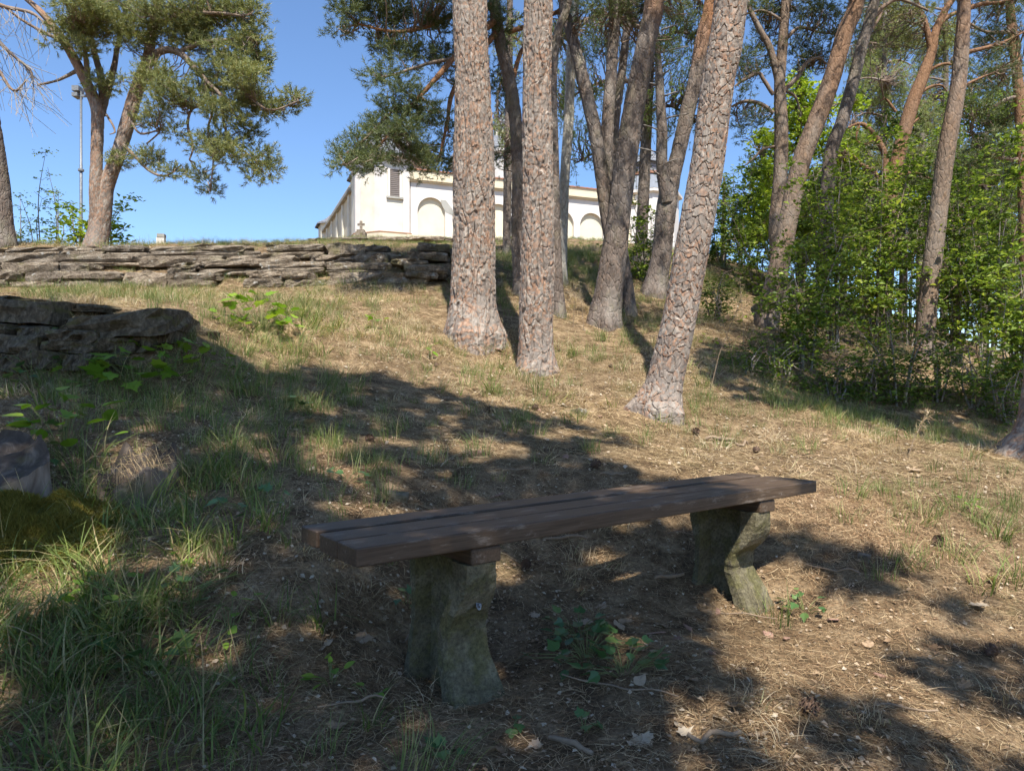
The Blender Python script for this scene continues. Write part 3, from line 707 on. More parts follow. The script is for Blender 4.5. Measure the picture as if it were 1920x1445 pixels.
class Tree:
    def __init__(s, name, label, base, group=None, bark='bark', seed=1, cat='tree'):
        s.rt = root(name, label, cat, base, group); s.seed = seed; s.r = np.random.default_rng(seed * 101 + 5); s.bark = bark
        s.sk = []; s.fol = []; s.tw = []; s.nlimb = 0
    def trunk(s, P, seg=40, spacing=None, plate=(.06, .11, .014), flare=.5, flare_h=.4, orange=None, lobes=5, name='trunk', crisp=False):
        spacing = spacing or (lambda z: .05)
        V, F, at = bark_tube(np.asarray(P), seg, spacing, plate, s.seed, flare, flare_h, lobes, orange, zg=s.rt.location[2])
        o = part(name, V, F, M[s.bark], s.rt, not crisp, at); s.sk.append(resample(np.asarray(P), lambda z: .15)[0]); return o
    def limb(s, P, seg=9, plate=(.05, .09, .007), orange=None, mat=None, name='limb', sk=True):
        if mat is None and orange is None and P[0][3] < .055: mat = 'twig'
        V, F, at = bark_tube(np.asarray(P), seg, lambda z: .07, plate, s.seed + 11 + s.nlimb, 0, orange=orange)
        s.nlimb += 1
        o = part(name, V, F, M[mat or s.bark], s.rt, True, at)
        if sk: s.sk.append(resample(np.asarray(P), lambda z: .12)[0])
        return o
    def twigs_to(s, T, r0=.012, r1=.004, sag=.06, k=2):
        SK = np.vstack(s.sk)[:, :3]
        d = ((T[:, None] - SK[None]) ** 2).sum(-1); near = np.argsort(d + s.r.random(d.shape) * .05, axis=1)[:, 0]
        A_ = SK[near]; L = np.linalg.norm(T - A_, axis=1, keepdims=True)
        ts_ = np.linspace(0, 1, 5)[None, :, None]
        P = A_[:, None] * (1 - ts_) + T[:, None] * ts_
        j = s.r.normal(size=P.shape) * .07 * L[:, None]; j[:, 0] = 0; j[:, -1] = 0
        P = P + j; P[:, :, 2] -= (sag * L) * np.sin(np.pi * ts_[:, :, 0])
        R = np.linspace(1, 0, 5)[None] * (np.minimum(r0, .006 + .012 * L) - r1) + r1
        s.tw.append(tubes_batch(P, R, 4)); return P
    def pine_clusters(s, cl, per=12, jit=.13, nn=14, sl=.09, nl=.065, w=.005, dens=.115, up=.45, droop=0, depth=.8, twig=True, dj=.25, k_sub=1.):
        """clusters given as photo ellipses at a depth: (px,py,d,rx,ry)"""
        r = s.r; T = []
        for (px, py, d, rx, ry) in cl:
            c = W(px, py, d + r.normal(0, dj)); k = d / F_PX
            n = max(2, int(rx * ry * dens / per * k_sub))
            q = ball(n, r) * np.array([rx * k, max(rx, ry) * k * depth, ry * k]); T.append(c + q)
        T = np.vstack(T)
        if twig: s.twigs_to(T)
        s.pine_at(T, per, jit, nn, sl, nl, w, up, droop)
    def pine_at(s, T, per=12, jit=.13, nn=14, sl=.09, nl=.065, w=.005, up=.45, droop=0):
        r = s.r; off = randdir(len(T) * per, r) * r.uniform(.3, 1, (len(T) * per, 1)) * jit * np.array([1.25, 1.25, .8])
        P = np.repeat(T, per, 0) + off
        s.fol.append(shoots(P, nrm(off) + np.array([0, 0, up]), r, nn, sl, nl, w, droop=droop))
    def leaf_clusters(s, cl, size=.08, dens=.2, up=.6, per=14, jit=.2, depth=.8, twig=True, dj=.3):
        r = s.r; T = []
        for (px, py, d, rx, ry) in cl:
            c = W(px, py, d + r.normal(0, dj)); k = d / F_PX; n = max(2, int(rx * ry * dens / per))
            T.append(c + ball(n, r) * np.array([rx * k, max(rx, ry) * k * depth, ry * k]))
        T = np.vstack(T)
        if twig: s.twigs_to(T, .012, .003)
        s.leaf_at(T, size, up, per, jit)
    def leaf_at(s, T, size, up=.6, per=14, jit=.2):
        r = s.r; off = randdir(len(T) * per, r) * r.random((len(T) * per, 1)) * jit * np.array([1.3, 1.3, .55])
        s.fol.append(leafcards(np.repeat(T, per, 0) + off, r, size, up))
    def top_crown(s, c, rad, h, n, kind='pine', dark=False):
        """crown above the frame: clumps round the upper stem with limbs to them"""
        r = s.r; q = ball(n, r) * np.array([rad, rad, h]); T = np.asarray(c) + q
        s.twigs_to(T, .03, .008, .02)
        if kind == 'pine': s.pine_at(T, 9, .26, 9, .16, .14, .016)
        else: s.leaf_at(T, .13, .5, 16, .34)
    def done(s, fol='pine', twig='twig'):
        if s.tw:
            V, F = join(s.tw); n = len(V)
            part('twigs', V, F, M[twig], s.rt, False, {'plate': s.r.random(n), 'orange': np.zeros(n)}, kind='stuff')
        if s.fol:
            V, F = join(s.fol); part('crown', V, F, M[fol], s.rt, False, kind='stuff')
        return s
def tp(L, d, ground=True, extend=0., lean=None):
    """photo path [(px,py,width px)] base first, at depth d -> xyz+radius; extended past the frame's top"""
    P = []
    for i, q in enumerate(L):
        dd = q[3] if len(q) > 3 else d
        w = W(q[0], q[1], dd)
        if ground and i == 0: w[2] = gzs(w[0], w[1])
        P.append([*w, q[2] / 2 * dd / F_PX])
    P = np.array(P)
    if ground:
        b = P[0].copy(); b[2] -= .25; b[3] *= 1.05
        P = np.vstack([b, P])
    if extend:
        dr = nrm(P[-1, :3] - P[-2, :3]); dr = nrm(dr * np.array([.6, .6, 1]) + np.array([0, 0, .15])); r = P[-1, 3]
        for f, q in ((.35, .8), (.7, .5), (1, .18)):
            P = np.vstack([P, [*(P[len(P) - 1, :3] * 0 + P[0, :3] * 0 + (P[-1, :3] if f == .35 else P[-1, :3]) + dr * extend * (.35 if f != 1 else .3)), r * q]])
    return P
def basept(px, d):
    x = (px - CX) / F_PX * d; return (x, d, gzs(x, d))
FINE = lambda z: .0100 if z < 5.1 else .1
GRP = 'pines on the slope'

# --- three big front pines
t = Tree('pine_tree', 'thick pine trunk with long orange bark plates, leftmost of the three big front trunks', basept(886, 7.7), GRP, seed=1)
t.trunk(tp([(886,640,92),(887,560,84),(889,440,77),(889,300,76),(886,160,67),(881,0,62)], 7.7, extend=7.5), 168, FINE, (.074, .24, .019), .5, .45, lobes=5, crisp=True)
TOP1 = t; t.top_crown((-.35, 7.9, 9.5), 1.7, 2.0, 130); t.done('pine')
t = Tree('pine_tree', 'straight slimmer pine trunk between the thickest and the leaning front trunks', basept(1004, 7.1), GRP, seed=2)
t.trunk(tp([(1004,708,68),(1005,600,64),(1009,440,61),(1008,300,58),(1007,160,54),(1009,0,53)], 7.1, extend=7), 140, FINE, (.070, .20, .018), .36, .35, lobes=5, crisp=True)
t.top_crown((.3, 7.3, 9.0), 1.5, 1.8, 110); t.done('pine')
t = Tree('pine_tree', 'pale scaly pine trunk leaning right, nearest of the big front trunks', basept(1238, 6.0), GRP, seed=3)
t.trunk(tp([(1236,785,76),(1250,700,66),(1273,600,63),(1302,440,62),(1327,300,60),(1345,160,60),(1371,0,60)], 6.0, extend=7), 160, lambda z: .0088 if z < 4.2 else .1, (.062, .086, .011), .45, .3, lobes=6, crisp=True)
t.top_crown((2.9, 6.3, 9.0), 1.6, 1.8, 110); t.done('pine')

MID = lambda z: .038 if z < 7 else .12
# --- curved dark pine behind, bearing the bough that hangs in front of the church
d = 10.
t = Tree('pine_tree', 'slim dark curved pine trunk seen between the two left front trunks, bough over the church', basept(975, d), GRP, bark='bark_grey', seed=4)
t.trunk(tp([(976,545,27),(970,440,23),(972,330,24),(967,230,24),(955,150,24),(938,80,23),(926,0,22)], d, extend=3.5), 44, MID, (.05, .08, .012), .3)
L = lambda pts, dd, **k: t.limb(tp([(a, b, c, dd + (q[0] if q else 0)) for (a, b, c, *q) in pts], dd, ground=False), **k)
L([(930,40,14),(900,60,13,-.5),(850,110,11,-.9),(815,150,9,-1.1),(775,195,8,-1.2),(740,240,6,-1.3),(705,280,4,-1.4)], d, orange=(2, 3))
L([(932,60,12),(890,110,10,-.4),(850,170,9,-.5),(838,230,7,-.6),(825,295,5,-.6)], d, orange=(2, 3))
L([(926,10,12),(870,20,10,-.5),(800,50,8,-.8),(740,60,6,-1),(670,45,4,-1)], d, orange=(3, 4))
L([(928,-40,12),(860,-60,9,-.5),(760,-40,8,-.8),(660,-20,5,-1)], d, orange=(3, 4))
L([(850,110,8,-.9),(800,120,6,-1),(740,140,5,-1.1),(710,145,3,-1.2)], d)
L([(775,195,6,-1.2),(735,210,5,-1.2),(700,245,4,-1.3),(655,290,3,-1.3)], d)
L([(955,60,9),(1000,45,9,.2),(1050,20,8,.4)], d, orange=(3, 4)); L([(958,160,9),(985,85,8,.3),(1040,70,8,.3)], d, orange=(3, 4))
cl = [(650,22,9,36,26),(632,55,9,22,15),(700,30,9,45,30),(760,25,9,50,34),(822,35,9.3,40,36),(720,88,9,38,22),(775,100,9,46,28),(835,120,9.4,24,40),(722,142,8.8,34,18),(762,172,8.8,40,22),
      (728,200,8.7,38,17),(702,238,8.7,36,22),(745,250,8.7,46,26),(800,215,9,38,34),(690,272,8.6,42,20),(662,292,8.6,34,17),(640,308,8.6,20,10),(700,308,8.6,46,16),(762,295,8.8,36,22),(795,285,9,40,18),(790,318,9,50,10),
      (832,300,9.4,24,16),(840,250,9.4,18,28),(936,292,10,16,26),(942,150,10.2,24,40),(940,50,10.3,25,40),(890,20,9.8,40,30),(700,-30,9,60,30),(800,-40,9,60,30)]
t.pine_clusters(cl, per=12, nn=20, nl=.062, w=.0065, sl=.09, dens=.19, jit=.12)
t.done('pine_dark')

# --- other trunks of the middle group
t = Tree('pine_tree', 'thin pale bare trunk just right of the straight front pine', basept(1053, 11.), GRP, bark='bark_pale', seed=5)
t.trunk(tp([(1053,575,21),(1055,480,17),(1058,350,18),(1066,230,19),(1070,120,18),(1078,0,17)], 11., extend=5), 32, MID, (.04, .3, .006), .25)
t.top_crown((1.1, 11.4, 9.6), 1.3, 1.6, 50); t.done('pine')
t = Tree('pine_tree', 'narrow dark trunk half hidden behind the straight front pine', basept(1047, 9.5), GRP, bark='bark_grey', seed=6)
t.trunk(tp([(1048,612,24),(1044,480,18),(1040,300,16),(1036,150,16),(1046,60,15),(1066,0,14)], 9.5, extend=5), 36, MID, (.05, .08, .010), .25)
t.top_crown((.9, 9.8, 9), 1.2, 1.6, 50); t.done('pine')
d = 9.5
t = Tree('pine_tree', 'three stemmed dark pine forking in a V between the front trunks', basept(1132, d), GRP, bark='bark_grey', seed=7)
t.trunk(tp([(1132,615,60),(1142,540,52),(1152,470,48),(1161,400,43),(1171,320,41),(1184,230,40),(1202,130,38),(1218,50,36),(1227,0,36)], d, extend=6), 60, MID, (.055, .085, .013), .3, orange=(5.2, 7))
t.trunk(tp([(1150,470,26,9.6),(1136,390,25,9.7),(1120,270,26,9.8),(1103,190,24,9.9),(1086,120,22,10),(1070,60,20,10.1),(1055,0,18,10.2)], d, ground=False, extend=3), 40, MID, (.05, .08, .012), 0, name='stem')
t.trunk(tp([(1148,450,26,9.7),(1137,350,25,9.8),(1139,240,24,9.9),(1147,120,21,10),(1154,0,20,10.1)], d, ground=False, extend=4), 40, MID, (.05, .2, .006), 0, name='stem')
t.pine_clusters([(1100,15,10.2,50,26),(1190,20,10.4,50,26),(1270,20,10.4,50,30),(1130,90,10.8,36,24),(1240,90,11,30,24),(1060,60,10.6,30,26),(1180,-20,10,90,30)], nn=15, nl=.06, w=.0065, dens=.13, per=9)
t.top_crown((2.0, 9.8, 9.4), 1.7, 1.6, 110); t.done('pine_dark')
t = Tree('pine_tree', 'slim dark trunk leaning behind the three stemmed pine, right of its foot', basept(1180, 11.), GRP, bark='bark_grey', seed=8)
t.trunk(tp([(1181,605,26),(1177,540,22),(1166,460,20),(1155,380,18),(1152,250,17),(1168,120,15),(1180,0,14)], 11., extend=5), 32, MID, (.05, .08, .010), .25)
t.top_crown((1.9, 11.2, 9.5), 1.2, 1.5, 40); t.done('pine')
d = 12.5
t = Tree('pine_tree', 'forked trunk with a dead stubby left stem, between V pine and leaning front pine', basept(1228, d), GRP, bark='bark_grey', seed=9)
t.trunk(tp([(1226,550,46),(1240,480,38),(1248,400,37),(1257,345,33),(1271,290,28),(1289,210,28),(1303,150,26),(1318,70,26),(1334,0,24)], d, extend=5), 44, MID, (.055, .085, .012), .3, orange=(6.2, 7.2))
t.trunk(tp([(1250,380,24,12.4),(1241,310,22,12.35),(1241,240,20,12.3),(1237,170,16,12.3),(1233,90,11,12.3),(1231,30,6,12.3)], d, ground=False), 32, MID, (.04, .2, .005), 0, name='dead_stem')
for i in range(14):
    y = 330 - i * 21; sgn = 1 if i % 2 else -1
    t.limb(tp([(1240, y, 4, 12.35), (1240 + sgn * (13 + 8 * (i % 3)), y - 8, 2.5, 12.2), (1240 + sgn * (16 + 18 * (i % 3)), y - 12, 1.2, 12.1)], d, ground=False), 6, mat='twig_dead', name='branch_stub', sk=False)
t.top_crown((3.6, 12.8, 10), 1.8, 1.6, 90); t.done('pine')

# --- larches filling the gaps of the middle group
def hanging(t, cl, d, dens, per=7):
    r = t.r; T = []
    for (px, py, rx, ry) in cl:
        dd = d + r.normal(0, .5); k = dd / F_PX; n = max(3, int(rx * ry * dens / per))
        T.append(W(px, py, dd) + ball(n, r) * np.array([rx * k, rx * k * .7, ry * k]))
    T = np.vstack(T); t.twigs_to(T, .014, .004, .08)
    n = len(T); m = per; u = (np.arange(m) / m)[None, :, None]
    ln = r.uniform(.25, .6, (n, 1, 1)); dirx = randdir(n, r)[:, None] * np.array([.5, .5, .1])
    P = (T[:, None] + (dirx * (u ** .7) + np.array([0, 0, -1]) * u ** 1.3) * ln)
    t.tw.append(tubes_batch(P[:, [0, m // 2, m - 1]], np.full((n, 3), .0035), 3))
    t.fol.append(shoots(P.reshape(-1, 3), randdir(n * m, r) + np.array([0, 0, -.3]), r, 12, .05 * d / 14, .05 * d / 14, .0075 * d / 14, 1.1))
d = 14.5
t = Tree('larch_tree', 'larch with drooping green sprays filling the gap behind the V pine', basept(1195, d), 'larches behind the front pines', bark='bark_grey', seed=10)
t.trunk(tp([(1200,520,24),(1205,400,22),(1212,250,20),(1218,100,18),(1222,0,16)], d, extend=4), 28, MID, (.05, .08, .009), .25)
for p in [[(1215,170,9),(1160,150,7),(1100,165,5),(1050,200,3)],[(1215,60,9),(1150,30,7),(1090,40,5),(1050,70,3)],[(1218,90,8),(1270,60,6),(1320,80,3)],[(1210,260,8),(1150,270,6),(1090,300,3)],[(1212,210,7),(1260,200,5),(1300,230,3)],[(1220,0,8),(1270,-30,6),(1310,0,3)]]:
    t.limb(tp(p, d, ground=False), 7)
hanging(t, [(1120,50,55,45),(1080,110,35,40),(1115,165,45,28),(1190,80,30,60),(1265,50,50,50),(1285,125,45,45),(1095,235,40,22),(1090,290,45,14),(1160,285,35,18),(1275,215,35,30),(1215,190,25,40),(1210,300,28,16),(1060,40,30,40),(1325,60,20,60),(1330,170,30,40),(1160,20,50,30),(1240,-20,80,30),(1190,150,40,40),(1060,150,25,50),(1300,30,40,40)], d, .17)
t.done('larch')
d = 15.5
t = Tree('larch_tree', 'larch with sparse green sprays left of the curved dark pine', basept(945, d), 'larches behind the front pines', bark='bark_grey', seed=12)
t.trunk(tp([(950,480,16),(952,300,15),(955,100,13),(956,0,11)], d, extend=4), 24, MID, (.05, .08, .008), .25)
for p in [[(955,60,7),(985,90,5),(1020,130,3)],[(954,120,7),(935,170,4),(932,220,3)]]: t.limb(tp(p, d, ground=False), 6)
hanging(t, [(960,60,40,50),(1030,90,20,60),(940,210,18,30),(945,250,14,16),(1055,190,10,50),(950,130,25,30),(935,230,14,30)], d, .16); t.done('larch_pale')

# --- right-hand pines
RG = 'pines among the shrubs on the right'
d = 13.
t = Tree('pine_tree', 'upright pine with crooked bare side limbs right of the leaning front trunk', basept(1460, d), RG, bark='bark_brown', seed=13)
t.trunk(tp([(1462,592,31),(1462,500,28),(1455,430,26),(1463,330,25),(1465,240,24),(1462,160,20),(1467,90,18),(1473,0,15)], d, extend=4), 44, MID, (.05, .055, .011), .3)
for p in [[(1462,165,15),(1445,95,13),(1424,55,11),(1405,15,9),(1395,-20,7)],[(1450,212,8),(1428,196,8),(1398,190,7),(1372,200,4)],[(1450,178,8),(1432,150,8),(1422,137,7),(1395,150,6),(1378,162,3)],
          [(1468,172,9),(1495,145,8),(1512,118,7),(1535,108,5),(1548,118,3)],[(1472,75,7),(1500,52,6),(1540,62,4),(1568,64,2)],[(1452,275,5),(1430,280,5),(1415,295,4),(1398,310,2)],[(1470,170,6),(1490,180,5),(1500,205,3)],[(1468,40,6),(1430,20,4),(1390,30,3)]]:
    t.limb(tp(p, d, ground=False), 8)
t.pine_clusters([(1400,15,13,50,22),(1440,62,13.3,34,26),(1418,115,13.2,44,36),(1500,85,13,50,36),(1540,25,13,45,24),(1505,130,13.4,36,24),(1398,232,13,34,34),(1388,170,13,22,16),(1425,215,13.2,22,18),(1470,30,13.4,40,26),(1570,50,13,30,20),(1410,300,13,14,9),(1440,10,13,50,24),(1520,20,13.2,50,28),(1390,120,13,26,36),(1550,110,13.4,36,26)], nn=15, nl=.065, w=.008, dens=.16, per=9)
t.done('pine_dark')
d = 11.
t = Tree('pine_tree', 'smooth orange brown pine trunk leaning strongly right in front of lime green leaves', basept(1438, d), RG, bark='bark_brown', seed=14)
t.trunk(tp([(1437,610,42),(1468,465,35),(1499,316,34),(1530,230,33),(1559,150,32),(1585,60,30),(1607,0,28)], d, extend=5), 50, MID, (.06, .07, .009), .3, orange=(3.0, 8.5))
t.top_crown((6.2, 11, 9.6), 2.2, 1.5, 90); t.done('pine')
d = 13.
t = Tree('pine_tree', 'dark grey slim pine trunk next right of the orange leaning trunk', basept(1534, d), RG, bark='bark_grey', seed=15)
t.trunk(tp([(1535,610,27),(1546,465,25),(1556,300,24),(1578,230,22),(1596,166,22),(1618,80,20),(1640,0,18)], d, extend=4), 40, MID, (.06, .09, .011), .3)
t.limb(tp([(1632,40,10),(1660,10,8),(1690,0,6),(1740,20,4)], d, ground=False)); t.limb(tp([(1620,75,7),(1645,40,6),(1655,20,4)], d, ground=False))
t.top_crown((6.6, 13, 10.5), 2.2, 1.4, 90); t.done('pine')
d = 14.
t = Tree('pine_tree', 'twisted bright orange pine with forking limbs and dead curled side stem', basept(1654, d), RG, bark='bark_brown', seed=16)
t.trunk(tp([(1655,610,28),(1664,480,26),(1666,415,24),(1679,316,24),(1709,200,24),(1728,150,22),(1746,100,17),(1754,60,14),(1772,20,12),(1796,-20,10)], d, extend=3), 40, MID, (.06, .07, .006), .3, orange=(2.0, 5.5))
og = (2, 5)
for p in [[(1658,420,14),(1660,330,13),(1657,285,12),(1632,245,10),(1612,232,7),(1590,240,4)],[(1652,345,9),(1638,320,9),(1618,312,8),(1600,293,5)],[(1746,95,12),(1735,45,10),(1720,10,9),(1712,-20,7)],[(1750,60,9),(1780,30,8),(1815,20,6)],[(1714,185,8),(1740,165,6),(1765,160,4),(1775,172,2)],[(1735,135,7),(1770,120,5),(1795,125,3)],[(1690,250,8),(1722,222,4)],[(1672,330,7),(1720,325,5),(1760,345,2)],
          [(1612,232,5),(1605,262,4),(1625,270,3),(1645,255,2)],[(1680,210,6),(1660,185,4),(1650,190,2)]]:
    t.limb(tp(p, d, ground=False), 8, orange=og)
t.pine_clusters([(1740,30,14,40,24),(1790,60,14,34,26),(1700,20,14,40,22),(1640,20,14,44,24),(1770,140,14,20,12),(1600,20,14,30,18),(1680,70,14.4,40,26),(1620,80,14.4,34,26),(1790,110,14.2,34,24),(1730,90,14.5,40,24)], nn=14, nl=.07, w=.0085, dens=.13, per=9)
t.done('pine')
d = 10.
t = Tree('pine_tree', 'tall brown pine trunk near the right side rising out of the shrubs', basept(1733, d), RG, bark='bark_brown', seed=17)
t.trunk(tp([(1731,690,33),(1740,560,33),(1750,478,32),(1772,300,30),(1790,200,28),(1799,140,26),(1805,60,24),(1808,0,22)], d, extend=4), 50, MID, (.05, .06, .010), .3, orange=(4.2, 8.5))
for p in [[(1806,20,9),(1840,8,8),(1875,5,6),(1910,-5,4)],[(1800,100,8),(1840,92,7),(1880,80,5),(1920,60,3)],[(1790,170,5),(1830,150,5),(1880,130,3)]]: t.limb(tp(p, d, ground=False), 8, orange=(2, 5))
t.pine_clusters([(1870,40,10,50,40),(1850,-10,10,60,30),(1905,110,10,26,40),(1840,90,10.4,40,30),(1880,150,10.4,40,34)], nn=13, nl=.06, w=.0055, dens=.1, per=9)
t.top_crown((6.3, 9.4, 8.6), 2.0, 1.2, 80); t.done('pine_dark')
d = 13.
t = Tree('pine_tree', 'orange flaked pine trunk cut by the right picture edge', basept(1926, d), RG, bark='bark_brown', seed=18)
t.trunk(tp([(1928,640,20),(1922,470,19),(1918,332,19),(1911,183,18),(1898,60,16),(1893,0,14)], d, extend=4), 36, MID, (.05, .06, .008), .3, orange=(1.5, 4))
for p in [[(1912,180,8),(1880,190,6),(1840,215,4)],[(1916,300,8),(1870,295,7),(1840,280,5),(1820,250,3)],[(1900,60,8),(1850,60,6),(1810,40,4)],[(1905,120,7),(1860,130,5),(1820,160,3)]]: t.limb(tp(p, d, ground=False), 8)
t.pine_clusters([(1870,90,13,46,40),(1850,150,13,50,36),(1835,195,13,50,30),(1890,215,13,30,36),(1860,260,13,50,26),(1830,300,13.2,44,22),(1900,320,13,30,30),(1880,10,13,50,30)], nn=15, nl=.07, w=.0085, dens=.16, per=9)
t.done('pine_dark')
d = 5.
bx_, by_ = (1946 - CX) / F_PX * d, d
t = Tree('pine_tree', 'pale knotted pine root foot at the right picture edge beside the path', (bx_, by_, gzs(bx_, by_)), RG, seed=19)
t.trunk(tp([(1946,850,92),(1962,760,82),(1995,500,80),(2050,100,76),(2060,0,74)], d, extend=6), 70, lambda z: .025 if z < 2.5 else .08, (.06, .08, .018), .95, .32, lobes=6)
t.top_crown((4.6, 5.2, 9), 1.8, 1.6, 110); t.done('pine')

# --- left pines on the terrace
d = 12.5
t = Tree('pine_tree', 'forked two stemmed pine on the terrace edge with spreading crown', basept(180, d), 'pines on the terrace', seed=20)
t.trunk(tp([(180,466,36),(186,430,36),(190,390,37),(197,352,31),(211,318,26),(224,282,25),(237,238,25),(250,190,24),(263,150,23),(278,110,20),(284,60,17),(296,10,14),(305,-40,11)], d, extend=2), 46, MID, (.055, .08, .012), .28, .5, orange=(5, 12), lobes=3)
t.trunk(tp([(182,420,24,12.45),(180,360,23,12.4),(181,300,21,12.4),(183,240,22,12.4),(182,205,22,12.4),(170,172,20,12.4),(156,145,17,12.4),(143,118,17,12.4),(120,78,15,12.4),(97,46,13,12.4),(72,18,11,12.4),(45,-5,8,12.4)], d, ground=False), 40, MID, (.05, .08, .009), 0, orange=(4.5, 9), name='stem')
for p in [[(190,215,17,12.45),(192,180,14,12.5),(188,140,13,12.5),(176,95,11,12.6),(168,50,9,12.6)],[(192,205,14,12.5),(205,160,12,12.6),(214,125,11,12.7),(220,90,9,12.8),(232,40,7,12.9)],[(165,150,11,12.4),(160,100,9,12.3),(152,60,7,12.2)],
          [(272,130,17),(300,97,14,12.3),(335,98,13,12.2),(362,125,11,12.1),(385,150,9,12),(420,185,7,11.9),(440,215,5,11.9)],[(335,98,9,12.2),(380,80,8,12.1),(430,75,6,12),(475,70,4,12)],[(284,60,11),(330,30,9,12.2),(400,25,7,12),(455,30,4,11.9)],
          [(385,150,8,12),(385,190,7,12),(360,205,5,12),(352,235,5,12),(362,275,4,12),(355,300,3,12)],[(420,185,6,11.9),(420,230,5,11.9),(435,265,4,11.9),(480,300,3,11.9)],[(400,165,6,12),(398,210,5,11.9),(390,245,4,11.9),(400,290,3,11.8),(395,345,2,11.8)],
          [(225,265,7),(250,290,6,12.3),(280,320,5,12.2),(310,330,4,12.1),(340,310,3,12.1)],[(240,215,5),(262,250,4,12.3),(300,245,3,12.2),(275,270,3,12.2)],[(440,150,5,12),(500,205,4,11.8),(560,190,3,11.8)],[(199,215,5,12.3),(210,232,4,12.2),(216,248,3,12.2),(206,252,2,12.1)],
          [(150,130,9,12.4),(110,150,5,12.3),(70,160,4,12.2)],[(120,78,8,12.4),(80,60,6,12.3),(45,40,5,12.2),(10,15,4,12.1)],[(95,45,7,12.4),(70,20,5,12.3),(50,0,4,12.3)]]:
    t.limb(tp(p, d, ground=False), 8, mat='bark_brown' if p[0][2] > 8 else 'twig')
cl = [(150,8,55,20),(230,22,62,28),(320,15,65,28),(400,28,55,36),(450,25,40,28),(472,72,30,28),(440,110,46,36),(380,72,54,36),(310,58,44,30),(240,68,40,26),(170,58,40,22),(118,72,26,16),(152,82,28,16),(200,155,32,17),(178,30,40,22),
      (290,150,38,30),(330,172,42,22),(400,150,46,28),(455,145,42,24),(478,188,36,20),(545,190,30,17),(512,212,24,15),(420,208,40,24),(350,195,26,14),(300,208,26,15),(290,232,32,11),(335,250,20,8),(462,248,26,20),(400,270,42,20),
      (430,290,36,22),(492,302,32,18),(508,325,18,9),(330,318,28,11),(280,298,36,12),(228,300,24,13),(392,350,22,12),(470,335,18,9),(375,330,18,9),(490,110,20,30),(455,190,40,20),(130,45,30,18)]
t.pine_clusters([(a, b, 12.1, c, e) for (a, b, c, e) in cl], per=12, nn=20, nl=.078, w=.0092, sl=.10, dens=.25, jit=.145)
t.top_crown((-5.8, 12.6, 8.6), 2.2, .8, 26); t.done('pine')
d = 12.
t = Tree('larch_tree', 'dark trunk at the left picture edge with bare drooping twigs', basept(-4, d), 'pines on the terrace', bark='bark_grey', seed=21)
t.trunk(tp([(-6,460,62),(-10,400,58),(-17,330,56),(-32,220,54),(-62,0,48)], d, extend=5), 50, MID, (.06, .1, .014), .25)
t.limb(tp([(-60,10,14),(-20,60,9),(20,100,6),(55,130,5),(62,150,3)], d, ground=False), 7); t.limb(tp([(-55,60,10),(-10,120,7),(25,170,5),(50,150,3)], d, ground=False), 7); t.limb(tp([(-65,-30,12),(0,10,8),(60,25,6),(100,60,3)], d, ground=False), 7)
r = t.r; A_ = np.vstack(t.sk[1:])[:, :3]; A_ = A_[r.integers(0, len(A_), 150)]
end = A_ + np.stack([r.normal(.1, .25, 150), r.normal(0, .25, 150), -r.uniform(.15, .85, 150)], -1)
md = (A_ + end) / 2 + r.normal(0, .1, A_.shape); t.tw.append(tubes_batch(np.stack([A_, md, end], 1), np.tile([.006, .0045, .003], (150, 1)), 4))
t.top_crown((-9.4, 12, 9), 1.4, 1.6, 40); t.done('larch_pale', 'twig_dead')

# --- background trees on the right
BG = 'trees behind the shrubs'
d = 17.
t = Tree('deciduous_tree', 'lime green leafy young tree glowing behind the leaning orange pine', basept(1500, d), BG, bark='bark_grey', seed=22)
t.trunk(tp([(1500,520,14),(1503,400,12),(1500,280,10),(1498,150,6),(1497,110,3)], d), 16, lambda z: .08, (.06, .1, .004), .2)
for p in [[(1502,400,7),(1460,340,5),(1430,300,3)],[(1502,380,7),(1540,320,5),(1575,280,3)],[(1500,300,6),(1470,250,4),(1450,220,2)],[(1500,260,6),(1540,210,4),(1600,185,2)],[(1500,430,6),(1440,400,4),(1420,370,2)],[(1500,440,6),(1570,410,4),(1610,390,2)]]: t.limb(tp(p, d, ground=False), 6)
t.leaf_clusters([(1500,165,17,32,36),(1488,220,17,44,34),(1532,205,17,34,40),(1470,270,17,48,34),(1532,270,17,40,34),(1600,192,17,28,20),(1442,325,17,44,38),(1430,385,17,36,40),(1530,350,17,50,40),(1572,400,17,48,42),(1482,400,17,58,42),(1420,430,17,40,30),(1590,300,17,26,26),(1430,260,17,20,20)], .095, .62, .35, 12, .22)
t.done('lime')
